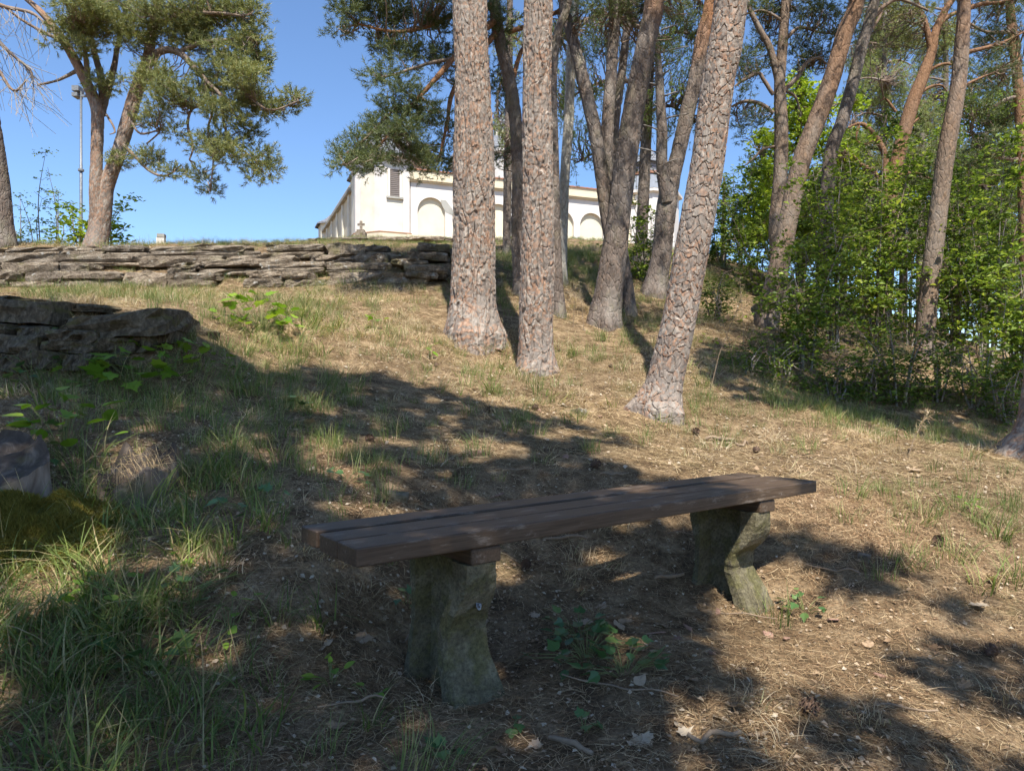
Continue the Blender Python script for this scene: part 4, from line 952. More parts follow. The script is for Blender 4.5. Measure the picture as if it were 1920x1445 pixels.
for i, (px, d, lab, mt, cl) in enumerate([
   (1655, 21., 'pale feathery larch with thin foliage behind the twisted orange pine', 'larch_pale', [(1640,95,60,50),(1618,180,44,44),(1680,155,50,40),(1655,235,46,34),(1600,262,30,34),(1738,225,40,44),(1700,60,50,40),(1660,20,60,34),(1620,120,30,50),(1700,290,40,30)]),
   (1770, 22., 'pale larch with thin foliage between the orange pine and the tall brown pine', 'larch_pale', [(1760,260,40,40),(1790,330,50,40),(1750,180,40,40),(1840,380,50,34),(1740,120,36,30),(1770,60,30,40),(1700,340,40,30),(1830,300,40,40)])]):
    t = Tree('larch_tree', lab, basept(px, d), BG, bark='bark_grey', seed=24 + i)
    t.trunk(tp([(px,600,14),(px,400,12),(px + 3,200,10),(px + 4,0,7)], d, extend=2), 18, lambda z: .09, (.06, .1, .006), .2)
    for j in range(12):
        y = 20 + j * 33; sg = 1 if j % 2 else -1
        t.limb(tp([(px + 3, y, 5), (px + sg * 30, y - 6, 3.5), (px + sg * (55 + 10 * (j % 3)), y + 4, 2)], d + r.normal(0, .6), ground=False), 5)
    hanging(t, cl, d, .40, 6); t.done(mt)
for i, (px, d, lab, cl) in enumerate([
   (1625, 17.5, 'greyish young pine low behind the dark slim trunk', [(1640,300,32,26),(1600,330,36,30),(1625,370,50,36),(1600,410,44,30),(1650,420,40,30),(1585,370,24,24),(1620,270,22,24)]),
   (1725, 18., 'greyish bushy pine behind the fork of the twisted pine', [(1700,282,40,30),(1742,330,46,38),(1700,395,42,34),(1760,390,44,36),(1720,440,50,34),(1780,280,26,30)]),
   (1845, 16., 'dark dense pine filling the right corner behind the tall trunk', [(1850,330,55,36),(1880,390,46,36),(1830,400,46,34),(1900,300,30,40),(1860,450,60,30),(1900,470,30,40),(1820,330,30,30)])]):
    t = Tree('pine_tree', lab, basept(px, d), BG, bark='bark_grey', seed=30 + i)
    t.trunk(tp([(px,600,14),(px,450,13),(px + 3,350,11),(px + 4,250,8)], d), 18, lambda z: .09, (.06, .1, .006), .2)
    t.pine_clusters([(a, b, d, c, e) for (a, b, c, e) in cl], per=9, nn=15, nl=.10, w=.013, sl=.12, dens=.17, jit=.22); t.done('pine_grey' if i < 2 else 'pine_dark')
for i, (px, d, lab, mt, cl) in enumerate([
   (1580, 20., 'yellow green tree glowing low between the two slim leaning trunks', 'lime', [(1575,330,50,50),(1600,390,50,40),(1560,430,60,40),(1620,450,50,40),(1590,270,34,36),(1540,470,50,36)]),
   (1690, 21., 'fresh green tree behind the twisted orange pine', 'leaf', [(1690,330,50,50),(1650,400,50,44),(1720,410,50,44),(1690,470,70,44),(1650,300,34,34),(1740,300,34,40),(1690,235,40,44)]),
   (1790, 20., 'fresh green tree behind the tall brown trunk', 'leaf', [(1790,350,50,50),(1760,430,50,44),(1830,430,50,50),(1800,510,70,50),(1780,270,36,40),(1830,330,36,40),(1800,200,36,44)]),
   (1885, 19., 'bright maple tree filling the right edge behind the thicket', 'leaf', [(1880,380,50,60),(1850,460,46,50),(1910,470,46,60),(1880,560,60,60),(1890,290,40,50),(1850,230,40,40),(1890,190,36,44)]),
   (1450, 22., 'lime tree top low behind the upright pine', 'lime', [(1440,350,40,40),(1470,420,50,40),(1420,440,46,34),(1500,470,50,34)])]):
    t = Tree('deciduous_tree', lab, basept(px, d), BG, bark='bark_grey', seed=50 + i)
    t.trunk(tp([(px,640,13),(px + 3,500,12),(px,400,9),(px + 2,300,5)], d), 14, lambda z: .1, (.06, .1, .004), .2)
    for (a, b_, rx, ry) in cl: t.limb(tp([(px + 1, min(b_ + 70, 520), 5), ((px + a) / 2, b_ + 25, 4), (a, b_, 2)], d, ground=False), 5)
    t.leaf_clusters([(a, b_, d, rx, ry) for (a, b_, rx, ry) in cl], .10, .55, .4, 12, .25); t.done(mt)
d = 19.
t = Tree('spruce_tree', 'small dark spruce right of the leaning front trunk against the sky', basept(1352, d), BG, bark='bark_grey', seed=36)
t.trunk(tp([(1355,520,10),(1357,400,8),(1358,330,4)], d), 12, lambda z: .1, (.06, .1, .004), .2)
t.pine_clusters([(1358,345,d,12,16),(1362,375,d,22,16),(1350,400,d,26,14),(1375,395,d,18,14)], per=9, nn=11, nl=.07, w=.010, dens=.16, droop=.3); t.done('pine_dark')

# ------------------------------------------------------------------ shrubs
SG = 'shrubs under the right-hand pines'
def shrub(px, py, d, w, h, label, mat='leaf', n=420, size=.075, stems=9, seed=0, name='leafy_shrub', group=SG, up=.7):
    b = W(px, 0, d); b[2] = gzs(b[0], b[1]); k = d / F_PX; wd, hg = w * k / 2, h * k
    t = Tree(name, label, b, group, bark='bark_grey', seed=200 + seed, cat='shrub'); r = t.r; ends = []
    for i in range(stems):
        a = r.uniform(0, 2 * math.pi); rr = wd * r.uniform(.2, 1.25); hh = hg * r.uniform(.4, 1.15)
        e = b + np.array([math.cos(a) * rr, math.sin(a) * rr * .8, hh])
        m = b + np.array([math.cos(a) * rr * .35, math.sin(a) * rr * .3, hh * .5]) + r.normal(0, .04, 3)
        o = b + np.array([math.cos(a), math.sin(a), 0]) * .06; o[2] -= .1
        P = np.array([[*o, .013], [*m, .009], [*e, .003]])
        V, F, at = bark_tube(P, 5, lambda z: .12, (.05, .1, .002), seed + i)
        part('stem', V, F, M['twig_dead'] if i % 3 else M['twig'], t.rt, True, at)
        t.sk.append(resample(P, lambda z: .15)[0]); ends.append(e)
    SK = np.vstack([s[len(s) // 4:] for s in t.sk])[:, :3]
    n = int(n * .36); q = SK[r.integers(0, len(SK), n)] + r.normal(0, 1, (n, 3)) * np.array([.30, .30, .14]) * max(.5, wd) * 1.1
    q[:, 2] = np.maximum(q[:, 2], gz(q[:, 0], q[:, 1]) + .06)
    t.twigs_to(q, .005, .002, .02)
    t.leaf_at(q, size * .8, up, 8, .15); t.leaf_at(q[: int(n * .6)], size * 1.2, up * 1.3, 11, .19); t.done(mat, 'twig'); return t
for i, a in enumerate([
  (1213, 0, 13.2, 66, 150, 'light green bush left of the forked trunk below the church end', 'leaf', 260, .07),
  (1352, 0, 15.5, 130, 150, 'dark bush on the sunny bank right of the leaning front trunk', 'leaf_dark', 420, .08),
  (1392, 0, 17.0, 110, 190, 'bright fresh bush against the sky beside the lime green tree', 'leaf', 380, .08),
  (1420, 0, 13.6, 100, 150, 'loose shrub at the foot of the leaning orange pine', 'leaf', 330, .07),
  (1510, 0, 8.8, 110, 210, 'many stemmed shrub with bare lower stems at the front of the thicket', 'leaf', 420, .065),
  (1565, 0, 9.6, 150, 330, 'tall shrub between the dark slim trunk and the twisted pine', 'leaf', 620, .068),
  (1640, 0, 10.6, 150, 330, 'tall bright maple shrub in front of the twisted pine', 'leaf', 640, .075),
  (1685, 0, 8.0, 120, 150, 'low small leaved bush just left of the tall brown trunk foot', 'leaf_dark', 420, .045),
  (1795, 0, 10.6, 130, 330, 'dark shrub just right of the tall brown trunk', 'leaf_dark', 560, .07),
  (1850, 0, 9.8, 150, 420, 'tall maple shrub in the thicket near the right edge', 'leaf', 640, .075),
  (1905, 0, 8.4, 100, 260, 'shrub with fresh leaf sprays cut by the right edge', 'leaf', 420, .07),
  (1700, 0, 13.0, 170, 330, 'deep green shrub behind the twisted pine foot', 'leaf_dark', 560, .085),
  (1780, 0, 13.5, 150, 380, 'broad dark shrub seen behind the tall brown trunk', 'leaf_dark', 560, .085),
  (1610, 0, 14.0, 150, 300, 'bright green shrub behind the dark slim trunk', 'leaf', 520, .085),
  (1500, 0, 14.5, 150, 260, 'bright shrub between the two leaning trunks on the right', 'leaf', 480, .085),
  (1900, 0, 14.0, 130, 420, 'tall airy shrub far behind at the right edge', 'leaf', 420, .085),
  (1345, 0, 10.5, 60, 90, 'sparse low bush in the shade right of the leaning front trunk', 'leaf_dark', 160, .05),
  (1400, 0, 7.9, 60, 46, 'low grey green weed clump in the shade by the leaning front pine', 'leaf_dark', 130, .04),
  (1470, 0, 8.2, 70, 60, 'low weed clump at the front edge of the thicket', 'leaf', 130, .045),
  (1570, 0, 7.9, 80, 60, 'low bramble clump before the thicket middle', 'leaf_dark', 150, .045),
  (1625, 0, 8.1, 70, 90, 'small bramble left of the small leaved bush', 'leaf', 150, .045),
  (1755, 0, 8.2, 80, 100, 'small bush at the foot of the tall brown trunk', 'leaf_dark', 170, .045),
  (1830, 0, 8.0, 90, 110, 'small bush right of the tall brown trunk foot', 'leaf', 170, .05),
  (1885, 0, 7.6, 80, 90, 'low bush at the right edge below the maple', 'leaf_dark', 150, .045),
]):
    shrub(*a[:6], a[6], a[7], a[8], seed=i)
shrub(70, 0, 15., 60, 190, 'young thin leaved sapling on the skyline left of the mast', 'leaf', 55, .06, 3, 41, 'young_sapling', 'saplings on the terrace')
shrub(112, 0, 15., 60, 150, 'second thin sapling on the skyline beside the mast', 'leaf', 55, .06, 3, 42, 'young_sapling', 'saplings on the terrace')
shrub(40, 0, 14.5, 40, 110, 'leafy sapling rising by the trunk at the left edge', 'leaf', 45, .06, 3, 43, 'young_sapling', 'saplings on the terrace')
shrub(205, 0, 13.6, 46, 80, 'bright maple bush right behind the forked pine foot', 'lime', 70, .10, 5, 44, 'leafy_shrub', 'saplings on the terrace')
shrub(152, 0, 13.6, 44, 74, 'bright maple bush left behind the forked pine foot', 'lime', 70, .10, 5, 45, 'leafy_shrub', 'saplings on the terrace')

# ------------------------------------------------------------------ bench
def bevel_box(l, w, h, b, nseg=24, seed=0, wob=.0006):
    """plank along x with rounded long edges, slightly uneven; origin at centre"""
    sec = []
    for (sy, sz, a0) in [(1, 1, 0), (-1, 1, 90), (-1, -1, 180), (1, -1, 270)]:
        for a in (0, 30, 60, 90):
            an = math.radians(a0 + a); sec.append((sy * (w / 2 - b) + b * math.cos(an), sz * (h / 2 - b) + b * math.sin(an)))
    sec = np.array(sec); k = len(sec)
    xs = np.concatenate([[-l / 2, -l / 2 + b * .3, -l / 2 + b], np.linspace(-l / 2 + .03, l / 2 - .03, nseg), [l / 2 - b, l / 2 - b * .3, l / 2]])
    ins = np.ones(len(xs)); ins[0] = ins[-1] = 1 - 1.6 * b / h; ins[1] = ins[-2] = 1 - .5 * b / h
    insy = np.ones(len(xs)); insy[0] = insy[-1] = 1 - 1.6 * b / w; insy[1] = insy[-2] = 1 - .5 * b / w
    V = np.stack([np.repeat(xs, k), (sec[None, :, 0] * insy[:, None]).ravel(), (sec[None, :, 1] * ins[:, None]).ravel()], -1)
    V[:, 2] += wob * vnoise(V[:, 0] * 4 + seed * 9, V[:, 1] * 12); V[:, 1] += wob * vnoise(V[:, 0] * 3 + seed * 5, V[:, 2] * 9, seed=2)
    F = ringfaces(len(xs), k)
    n = len(V); V = np.vstack([V, [[-l / 2, 0, 0], [l / 2, 0, 0]]])
    j = np.arange(k); j2 = (j + 1) % k; o = (len(xs) - 1) * k
    caps = np.concatenate([np.stack([j2, j, np.full(k, n), np.full(k, n)], -1), np.stack([o + j, o + j2, np.full(k, n + 1), np.full(k, n + 1)], -1)])
    return V, F, caps[:, :3]
def mesh_mixed(name, V, Q, Tt, mat, smooth=False):
    me = bpy.data.meshes.new(name); me.from_pydata([tuple(v) for v in V], [], [tuple(map(int, f)) for f in Q] + [tuple(map(int, f)) for f in Tt])
    for p in me.polygons: p.use_smooth = smooth
    me.materials.append(mat); me.update(); return me
BU = np.array([.793, .609]); BW = np.array([-.609, .793])     # along the seat, towards its back
BFL = np.array([-.388, 1.842]); BL, BWD, SEAT = 2.148, .383, .45
def build_bench():
    rz = math.atan2(BU[1], BU[0]); c = BFL + BU * BL / 2 + BW * BWD / 2
    rt = root('park_bench', 'backless bench of three dark brown planks on two mossy concrete legs', 'bench', (c[0], c[1], 0), rotz=rz)
    # local frame: x along the seat, y towards the back, z up
    ys = [-.134, -.008, .150]; ws = [.115, .117, .113]
    for i, (y, w) in enumerate(zip(ys, ws)):
        V, Q, Tt = bevel_box(BL + (0, .004, .008)[i], w, .05, .0045, 30, i)
        o = add('seat_plank', mesh_mixed('seat_plank', V, Q, Tt, M['wood'], False), rt)
        o.location = ((-.004, .002, .012)[i], y, SEAT - .025 - .0015 * i); o.rotation_euler = (0, 0, (.001, -.002, .001)[i])
    for s, nm in ((.392, 'near'), (1.772, 'far')):
        x = s - BL / 2
        V, Q, Tt = bevel_box(.30, .105, .048, .006, 6, 5)
        o = add('cross_beam', mesh_mixed('cross_beam', V, Q, Tt, M['wood']), rt); o.location = (x + (.012 if nm == 'near' else .02), -.034, SEAT - .05 - .026); o.rotation_euler = (0, 0, math.pi / 2)
        # concrete leg: profile in (y, z), concave front and back, extruded along x
        prof_f = [(-.178, .352), (-.178, .30), (-.167, .26), (-.142, .22), (-.118, .18), (-.105, .14), (-.104, .10), (-.116, .06), (-.142, .02), (-.172, -.03), (-.205, -.08), (-.235, -.13)]
        prof_b = [(.155, .352), (.150, .30), (.138, .26), (.125, .22), (.116, .18), (.112, .14), (.112, .10), (.116, .06), (.124, .02), (.134, -.03), (.145, -.08), (.16, -.13)]
        if nm == 'far': prof_f = [(y + (.012 if .08 < z < .20 else 0), z) for y, z in prof_f]
        pf = catmull(np.array(prof_f), 4); pb = catmull(np.array(prof_b), 4); n = len(pf); m = 14; hw = .06
        V = []
        for k in range(n):
            hw = .054 + .04 * min(1, max(0, (.33 - pf[k][1]) / .4)); ring = []
            ring += [(-hw, pf[k][0] + (pb[k][0] - pf[k][0]) * j / m, pf[k][1]) for j in range(m)]
            ring += [(-hw + 2 * hw * j / 6, pb[k][0], pf[k][1]) for j in range(6)]
            ring += [(hw, pb[k][0] + (pf[k][0] - pb[k][0]) * j / m, pf[k][1]) for j in range(m)]
            ring += [(hw - 2 * hw * j / 6, pf[k][0], pf[k][1]) for j in range(6)]
            V += ring
        V = np.array(V); rk = 2 * m + 12
        o1 = 3.1 if nm == 'near' else 8.7
        fr_ = (V[:, 1] - np.repeat(pf[:, 0], rk)) / np.repeat(pb[:, 0] - pf[:, 0], rk)
        HW0 = np.repeat(.054 + .04 * np.clip((.33 - pf[:, 1]) / .4, 0, 1), rk); web = (np.abs(np.abs(V[:, 0]) - HW0) < 1e-6) & (fr_ > .26) & (fr_ < .80); V[web, 0] *= .30
        # worn corners and pitted surface
        HW = np.repeat(.054 + .04 * np.clip((.33 - pf[:, 1]) / .4, 0, 1), rk); cxr = np.abs(V[:, 0]) > HW * .99; mid = (pf.repeat(rk, 0)[:, 0] + pb.repeat(rk, 0)[:, 0]) / 2; half = np.abs(pb.repeat(rk, 0)[:, 0] - pf.repeat(rk, 0)[:, 0]) / 2
        corner = cxr & (np.abs(np.abs(V[:, 1] - mid) - half) < 1e-6)
        V[corner, 0] *= .93; V[corner, 1] = mid[corner] + (V[corner, 1] - mid[corner]) * .98
        for ax in range(3):
            V[:, ax] += 0.0012 * vnoise(V[:, 0] * 28 + o1, V[:, 1] * 28 + ax * 7, V[:, 2] * 28, 11) + .0022 * vnoise(V[:, 0] * 90 + o1, V[:, 1] * 90 + ax * 5, V[:, 2] * 90, 12)
        if nm == 'far':   # broken chunk and crack on the front edge
            ch = np.exp(-(((V[:, 2] - .17) / .035) ** 2)) * (V[:, 1] < -.04) ; V[:, 1] += .010 * ch
            ck = (np.abs(V[:, 2] - .115) < .008) & (V[:, 1] < .03); V[ck, 0] *= .96; V[ck, 1] += .004
        F = ringfaces(n, rk)[:, ::1]
        top = np.arange(rk); tc = V[:rk].mean(0); V = np.vstack([V, tc])
        caps = np.stack([top, (top + 1) % rk, np.full(rk, len(V) - 1)], -1)
        o = add('leg', mesh_mixed('leg', V, F, caps, M['concrete'], False), rt); o.location = (x, 0, 0)
        z0 = gzs(*(BFL + BU * s + BW * BWD / 2)); o['label'] = 'mossy concrete leg with concave front' if nm == 'near' else 'chipped concrete leg, cracked across its waist'
        if nm == 'near':
            bo = add('bolt', mesh_np('bolt', *join([revolve((0, 0), [(.001, .0), (.006, .0), (.006, .012), (.001, .013)], 8, 0), revolve((0, 0), [(.0, .004), (.013, .0041), (.013, .0055), (.0, .0056)], 10, 0)]), M['steel']), o)
            bo.location = (.004, -.148, .222); bo.rotation_euler = (math.radians(70), 0, .4)
build_bench()

# ------------------------------------------------------------------ stumps and moss at the left edge
def stump(px, d, rad, ztop_front, ztop_back, label, seed, hole=None):
    x = (px - CX) / F_PX * d; zg = gzs(x, d); rt = root('tree_stump', label, 'tree stump', (x, d, zg), 'rotten stumps by the moss')
    seg, nr = 64, 26; th = np.arange(seg) * 2 * math.pi / seg
    V = []
    for i in range(nr):
        f = i / (nr - 1)
        rr = rad * (1 + .5 * (1 - f) ** 2) * (1 + .05 * vnoise(np.cos(th) * 14, np.sin(th) * 14, th * 0 + f, seed + 9)) * (1 + .26 * vnoise(np.cos(th) * 2 + seed, np.sin(th) * 2, th * 0 + f * 1.2, seed) + .07 * vnoise(np.cos(th) * 7, np.sin(th) * 7 + seed, th * 0 + f * 3, seed + 1))
        yy = np.sin(th); zt = ztop_front + (ztop_back - ztop_front) * (yy * .5 + .5) + .075 * vnoise(np.cos(th) * 2.5, np.sin(th) * 2.5, th * 0, seed + 2) + .008 * vnoise(np.cos(th) * 9, np.sin(th) * 9, th * 0, seed + 3)
        zz = -.15 + (zt + .15) * f
        V.append(np.stack([rr * np.cos(th), rr * yy, zz], -1))
    V = np.concatenate(V)
    add('stump_side', mesh_np('stump_side', V, ringfaces(nr, seg), M['stump_side'], True), rt)
    top = V[-seg:]; c = top.mean(0); T = [top]
    for q in (.94, .8, .6, .4, .2, .02):
        p = c + (top - c) * q; p[:, 2] += -.012 + .022 * vnoise(p[:, 0] * 16, p[:, 1] * 16, seed=seed + 4); T.append(p)
    add('stump_top', mesh_np('stump_top', np.concatenate(T), ringfaces(7, seg), M['stump_top'], True), rt)
    return rt
stump(-8, 2.9, .18, .12, .27, 'broken grey stump with black rotten top above the moss at the left edge', 3)
stump(258, 3.1, .14, .06, .21, 'low dark stump with dead grass fallen over its top', 5)
# dead grass fallen over the low stump
def drape():
    r = np.random.default_rng(15); d = 3.1; x = (258 - CX) / F_PX * d; zg = gzs(x, d); n = 140
    a = r.uniform(0, 6.283, n); q = np.stack([np.cos(a), np.sin(a), a * 0], -1) * (.13 * np.sqrt(r.random(n)))[:, None]; b = np.array([x, d, zg + .145]) + q + np.array([0, 0, 1]) * (q[:, 1:2] * .5)
    dr = nrm(np.stack([r.normal(.7, .5, n), r.normal(-.6, .5, n), np.zeros(n)], -1)); L = r.uniform(.05, .17, n)[:, None]
    m = b + dr * L * .5 + np.array([0, 0, .012]); e = b + dr * L - np.array([0, 0, 1]) * L * r.uniform(.2, .8, (n, 1))
    V, F = tubes_batch(np.stack([b, m, e], 1), np.tile([.0007, .0007, .0004], (n, 1)), 3)
    o = add('dead_grass', mesh_np('dead_grass', V, F, M['litter'])); o['kind'] = 'stuff'; tag(o, 'matted dead grass draped over the low dark stump', 'grass')
drape()
# moss cushion
def moss():
    r = np.random.default_rng(5); n = 17000; c = hit(40, 1010)
    q = r.normal(0, 1, (n, 2)) * np.array([.17, .15]); x = c[0] + q[:, 0]; y = c[1] + q[:, 1]
    rr = (q[:, 0] / .36) ** 2 + (q[:, 1] / .32) ** 2
    z = gz(x, y) + .12 * np.clip(1 - rr, 0, 1) + .035 * vnoise(x * 14, y * 14) * (rr < 1)
    P = np.stack([x, y, z], -1)[rr < 1.15]
    V, F = shoots(P, np.tile([0, -.15, 1.], (len(P), 1)), r, 3, .012, .024, .0032, .8)
    seg = np.linspace(-1, 1, 26); A2, B2 = np.meshgrid(seg * .37, seg * .33); xx, yy = c[0] + A2, c[1] + B2; r2 = (A2 / .36) ** 2 + (B2 / .32) ** 2
    zz = gz(xx, yy) + .12 * np.clip(1 - r2, 0, 1) + .035 * vnoise(xx * 14, yy * 14) * (r2 < 1) - .012; k = np.arange(26 * 26).reshape(26, 26)
    Fq = np.stack([k[:-1, :-1], k[:-1, 1:], k[1:, 1:], k[1:, :-1]], -1).reshape(-1, 4)
    V2 = np.stack([xx, yy, zz], -1).reshape(-1, 3)
    Ft = np.concatenate([Fq[:, [0, 1, 2]], Fq[:, [0, 2, 3]]])
    Va, Fa = join([(V, F), (V2, Ft)])
    o = add('moss', mesh_np('moss', Va, Fa, M['moss'])); o['kind'] = 'stuff'; tag(o, 'yellow green moss cushion below the broken stump', 'moss')
moss()

# ------------------------------------------------------------------ small plants with single leaves
def fan(poly, mid):
    """leaf outline (x across, y along) as folded fan round its midrib"""
    pts = np.array(poly, float); V = np.column_stack([pts, .12 * np.abs(pts[:, 0]) - .10 * (pts[:, 1]) ** 2]); c = np.array([[0, mid, -.10 * mid ** 2 - .01]])
    n = len(V); V = np.vstack([V, c]); i = np.arange(n)
    return V, np.stack([i, (i + 1) % n, np.full(n, n)], -1)
MAPLE = [(0,0),(.10,.02),(.34,-.06),(.30,.10),(.52,.26),(.36,.34),(.42,.60),(.24,.56),(.14,.66),(0,1.0),(-.14,.66),(-.24,.56),(-.42,.60),(-.36,.34),(-.52,.26),(-.30,.10),(-.34,-.06),(-.10,.02)]
IVY = [(0,0),(.14,-.05),(.34,.10),(.44,.36),(.24,.46),(.16,.62),(0,.95),(-.16,.62),(-.24,.46),(-.44,.36),(-.34,.10),(-.14,-.05)]
OVATE = [(0,0),(.18,.08),(.32,.28),(.34,.48),(.22,.74),(0,1.0),(-.22,.74),(-.34,.48),(-.32,.28),(-.18,.08)]
LM = {}
for nm, poly, mat in (('maple', MAPLE, 'seedling'), ('ivy', IVY, 'ivy'), ('ovate', OVATE, 'seedling'), ('dark', MAPLE, 'ivy'), ('ovdark', OVATE, 'ivy')):
    LM[nm] = mesh_np(nm + '_leaf', *fan(poly, .42), M[mat])
def plant(px, py, kind, n, size, spread, height, label, seed, group, name='seedling', d=None):
    r = np.random.default_rng(seed + 900)
    b = hit(px, py) if d is None else np.array([(px - CX) / F_PX * d, d, 0.])
    if d is not None: b[2] = gzs(b[0], b[1])
    rt = root(name, label, 'plant', b, group); P, R = [], []
    for i in range(n):
        a = r.uniform(0, 2 * math.pi); rr = spread * math.sqrt(r.random()); hh = height * r.uniform(.45, 1) * (1 - .35 * rr / spread)
        e = np.array([math.cos(a) * rr, math.sin(a) * rr, 0]); e[2] = gzs(b[0] + e[0], b[1] + e[1]) - b[2] + hh
        st = np.array([e[0] * .25, e[1] * .25, max(-.02, hh * .15)]); st[2] += .3 * (e[2] - hh)
        P.append([st * .3 - np.array([0, 0, .02]), st * .4 + e * .4 + np.array([0, 0, hh * .15]), e]); R.append([.0022, .0016, .001])
        o = add('leaf', LM[kind], rt); o.location = e; s = size * r.uniform(.6, 1.2); o.scale = (s, s, s)
        o.rotation_euler = (r.normal(.05, .35), r.normal(0, .3), a - math.pi / 2 + r.normal(0, .5))
    V, F = tubes_batch(np.array(P), np.array(R), 4); add('stem', mesh_np('stem', V, F, M['twig_green']), rt)
M['twig_green'] = simple('green_stalk', (.16, .17, .06), .7)
PGp = 'small leafy plants on the ground'
for i, a in enumerate([
  (255, 735, 'maple', 26, .12, .24, .30, 'maple seedling with broad leaves below the near stone wall'),
  (320, 712, 'maple', 16, .11, .18, .24, 'smaller maple seedling right of the broad leaved one by the wall'),
  (220, 690, 'maple', 7, .08, .10, .16, 'maple sprout close against the near stone wall'),
  (60, 715, 'ivy', 22, .07, .22, .20, 'ivy leaves at the left foot of the near stone wall'),
  (150, 705, 'maple', 14, .09, .20, .18, 'maple sprouts in the grass before the near wall middle'),
  (385, 690, 'ovate', 12, .07, .16, .12, 'low leafy plant at the right end of the near wall'),
  (180, 1160, 'ovate', 14, .055, .14, .12, 'leafy weed in the sunlit left grass'),
  (430, 1190, 'ovate', 10, .045, .12, .08, 'low weed between the left grass and the near leg'),
  (470, 960, 'dark', 12, .055, .15, .10, 'dark weed in the grass above the bench end'),
  (120, 850, 'ovate', 34, .095, .24, .32, 'broad leaved climbing plant growing over the left stump'),
  (70, 880, 'ivy', 22, .06, .18, .26, 'ivy trailing down the broken grey stump'),
  (490, 622, 'maple', 44, .11, .28, .34, 'bright green leafy clump on the sunny bank above the shade'),
  (430, 612, 'maple', 10, .08, .16, .16, 'yellowish seedling left of the bright leafy clump'),
  (705, 622, 'ovate', 8, .08, .10, .22, 'yellow green seedling alone on the dry slope'),
  (805, 672, 'ovate', 6, .07, .07, .16, 'tiny yellow seedling left of the straight front pine'),
  (1100, 1235, 'ivy', 34, .052, .19, .08, 'dark ivy patch on the ground under the bench'),
  (1170, 1265, 'ivy', 22, .048, .14, .07, 'ivy runner in front of the dark ivy patch'),
  (1085, 1190, 'ivy', 16, .048, .12, .08, 'ivy sprig behind the dark ivy patch under the bench'),
  (620, 1282, 'ovate', 9, .036, .07, .06, 'bright little seedling left of the near bench leg'),
  (690, 1305, 'ovate', 5, .032, .05, .05, 'pale sprout right beside the near leg seedling'),
  (765, 1140, 'ivy', 5, .04, .05, .05, 'lone grey green leaves behind the near bench leg'),
  (1510, 1150, 'ivy', 12, .045, .10, .07, 'sunlit ivy sprig in front of the far bench leg'),
  (360, 1135, 'dark', 9, .06, .11, .10, 'dark leaved seedling in the grass left of the bench'),
  (255, 1245, 'dark', 9, .065, .10, .09, 'blue grey leaved plant in the left foreground grass'),
  (330, 1060, 'maple', 5, .05, .07, .07, 'small plant with one pale leaf in the left grass'),
  (1095, 1375, 'dark', 5, .035, .05, .04, 'dark three leaved sprout in the front litter'),
  (830, 1425, 'dark', 6, .04, .06, .04, 'dark sprout at the bottom edge left of centre'),
  (1800, 960, 'ovate', 8, .045, .09, .09, 'small sunlit plant on the right foreground slope'),
  (1440, 715, 'ovate', 12, .06, .15, .16, 'leafy sprout in the shade right of the leaning front trunk'),
  (1335, 655, 'ovate', 10, .06, .12, .18, 'sprout with pale leaves beside the leaning front trunk'),
  (560, 770, 'dark', 8, .06, .12, .10, 'dark plant in the shaded grass left of centre'),
  (650, 900, 'dark', 6, .05, .10, .07, 'dark small plant in the shaded grass behind the bench'),
  (960, 1365, 'ivy', 3, .035, .03, .03, 'single pale leaf at the near bench leg foot'),
  (1180, 585, 'ovate', 14, .06, .15, .20, 'green sprout at the feet of the trunks behind'),
]): plant(*a[:7], a[7], i, PGp)

# ------------------------------------------------------------------ things lying on the ground
def lie(px, py, name, me, label, cat, group, scale=1., rot=None, lift=.004):
    p = hit(px, py); r = RNG
    o = add(name, me); o.location = (p[0], p[1], p[2] + lift); o.scale = (scale,) * 3
    o.rotation_euler = rot if rot is not None else (r.normal(0, .25), r.normal(0, .25), r.uniform(0, 6.28)); tag(o, label, cat, group); return o
def cone_mesh():
    ps = []
    for k in range(34):
        f = k / 33; a = k * 2.4; rr = .019 * math.sin(math.pi * (.12 + .85 * f)) + .002; z = f * .045
        c, s_ = math.cos(a), math.sin(a); tn = np.array([-s_, c, 0]); ou = np.array([c, s_, .55])
        b = np.array([c * rr * .4, s_ * rr * .4, z]); e = b + ou * rr * .75
        ps.append((np.array([b - tn * .002, b + tn * .002, e + tn * .0055, e - tn * .0055]), np.array([[0, 1, 2, 3]])))
        ps.append((np.array([e - tn * .0055, e + tn * .0055, e + tn * .004 + [0, 0, .004], e - tn * .004 + [0, 0, .004]]), np.array([[0, 1, 2, 3]])))
    ps.append(revolve((0, 0), [(.002, 0), (.011, .01), (.012, .025), (.003, .043)], 8, 0))
    return mesh_np('pine_cone', *join(ps), M['cone'])
CM = cone_mesh()
for i, (px, py, w) in enumerate([(1108,882,'on the shaded slope behind the bench middle'),(848,900,'behind the bench in the shade, left one'),(925,775,'at the shade edge below the straight pine'),(1045,660,'beside the straight front pine'),(1300,815,'below the leaning front pine'),(700,830,'in the shade among grass tufts'),(1010,770,'on the sunny litter below the straight pine'),(1180,830,'at the shade edge below the leaning pine'),
      (990,1065,'right behind the near bench leg'),(1760,1020,'on the right sunny slope'),(1850,1240,'at the lower right edge'),(1140,690,'between the straight and leaning front pines'),(820,690,'on the sunny slope below the thick pine'),(1500,1335,'in the front right litter'),(1420,850,'on the sunny litter beyond the bench end')]):
    lie(px, py, 'pine_cone', CM, 'dark pine cone lying ' + w, 'pine cone', 'fallen pine cones', RNG.uniform(.9, 1.25), (1.4 + RNG.normal(0, .2), 0, RNG.uniform(0, 6)), .018)
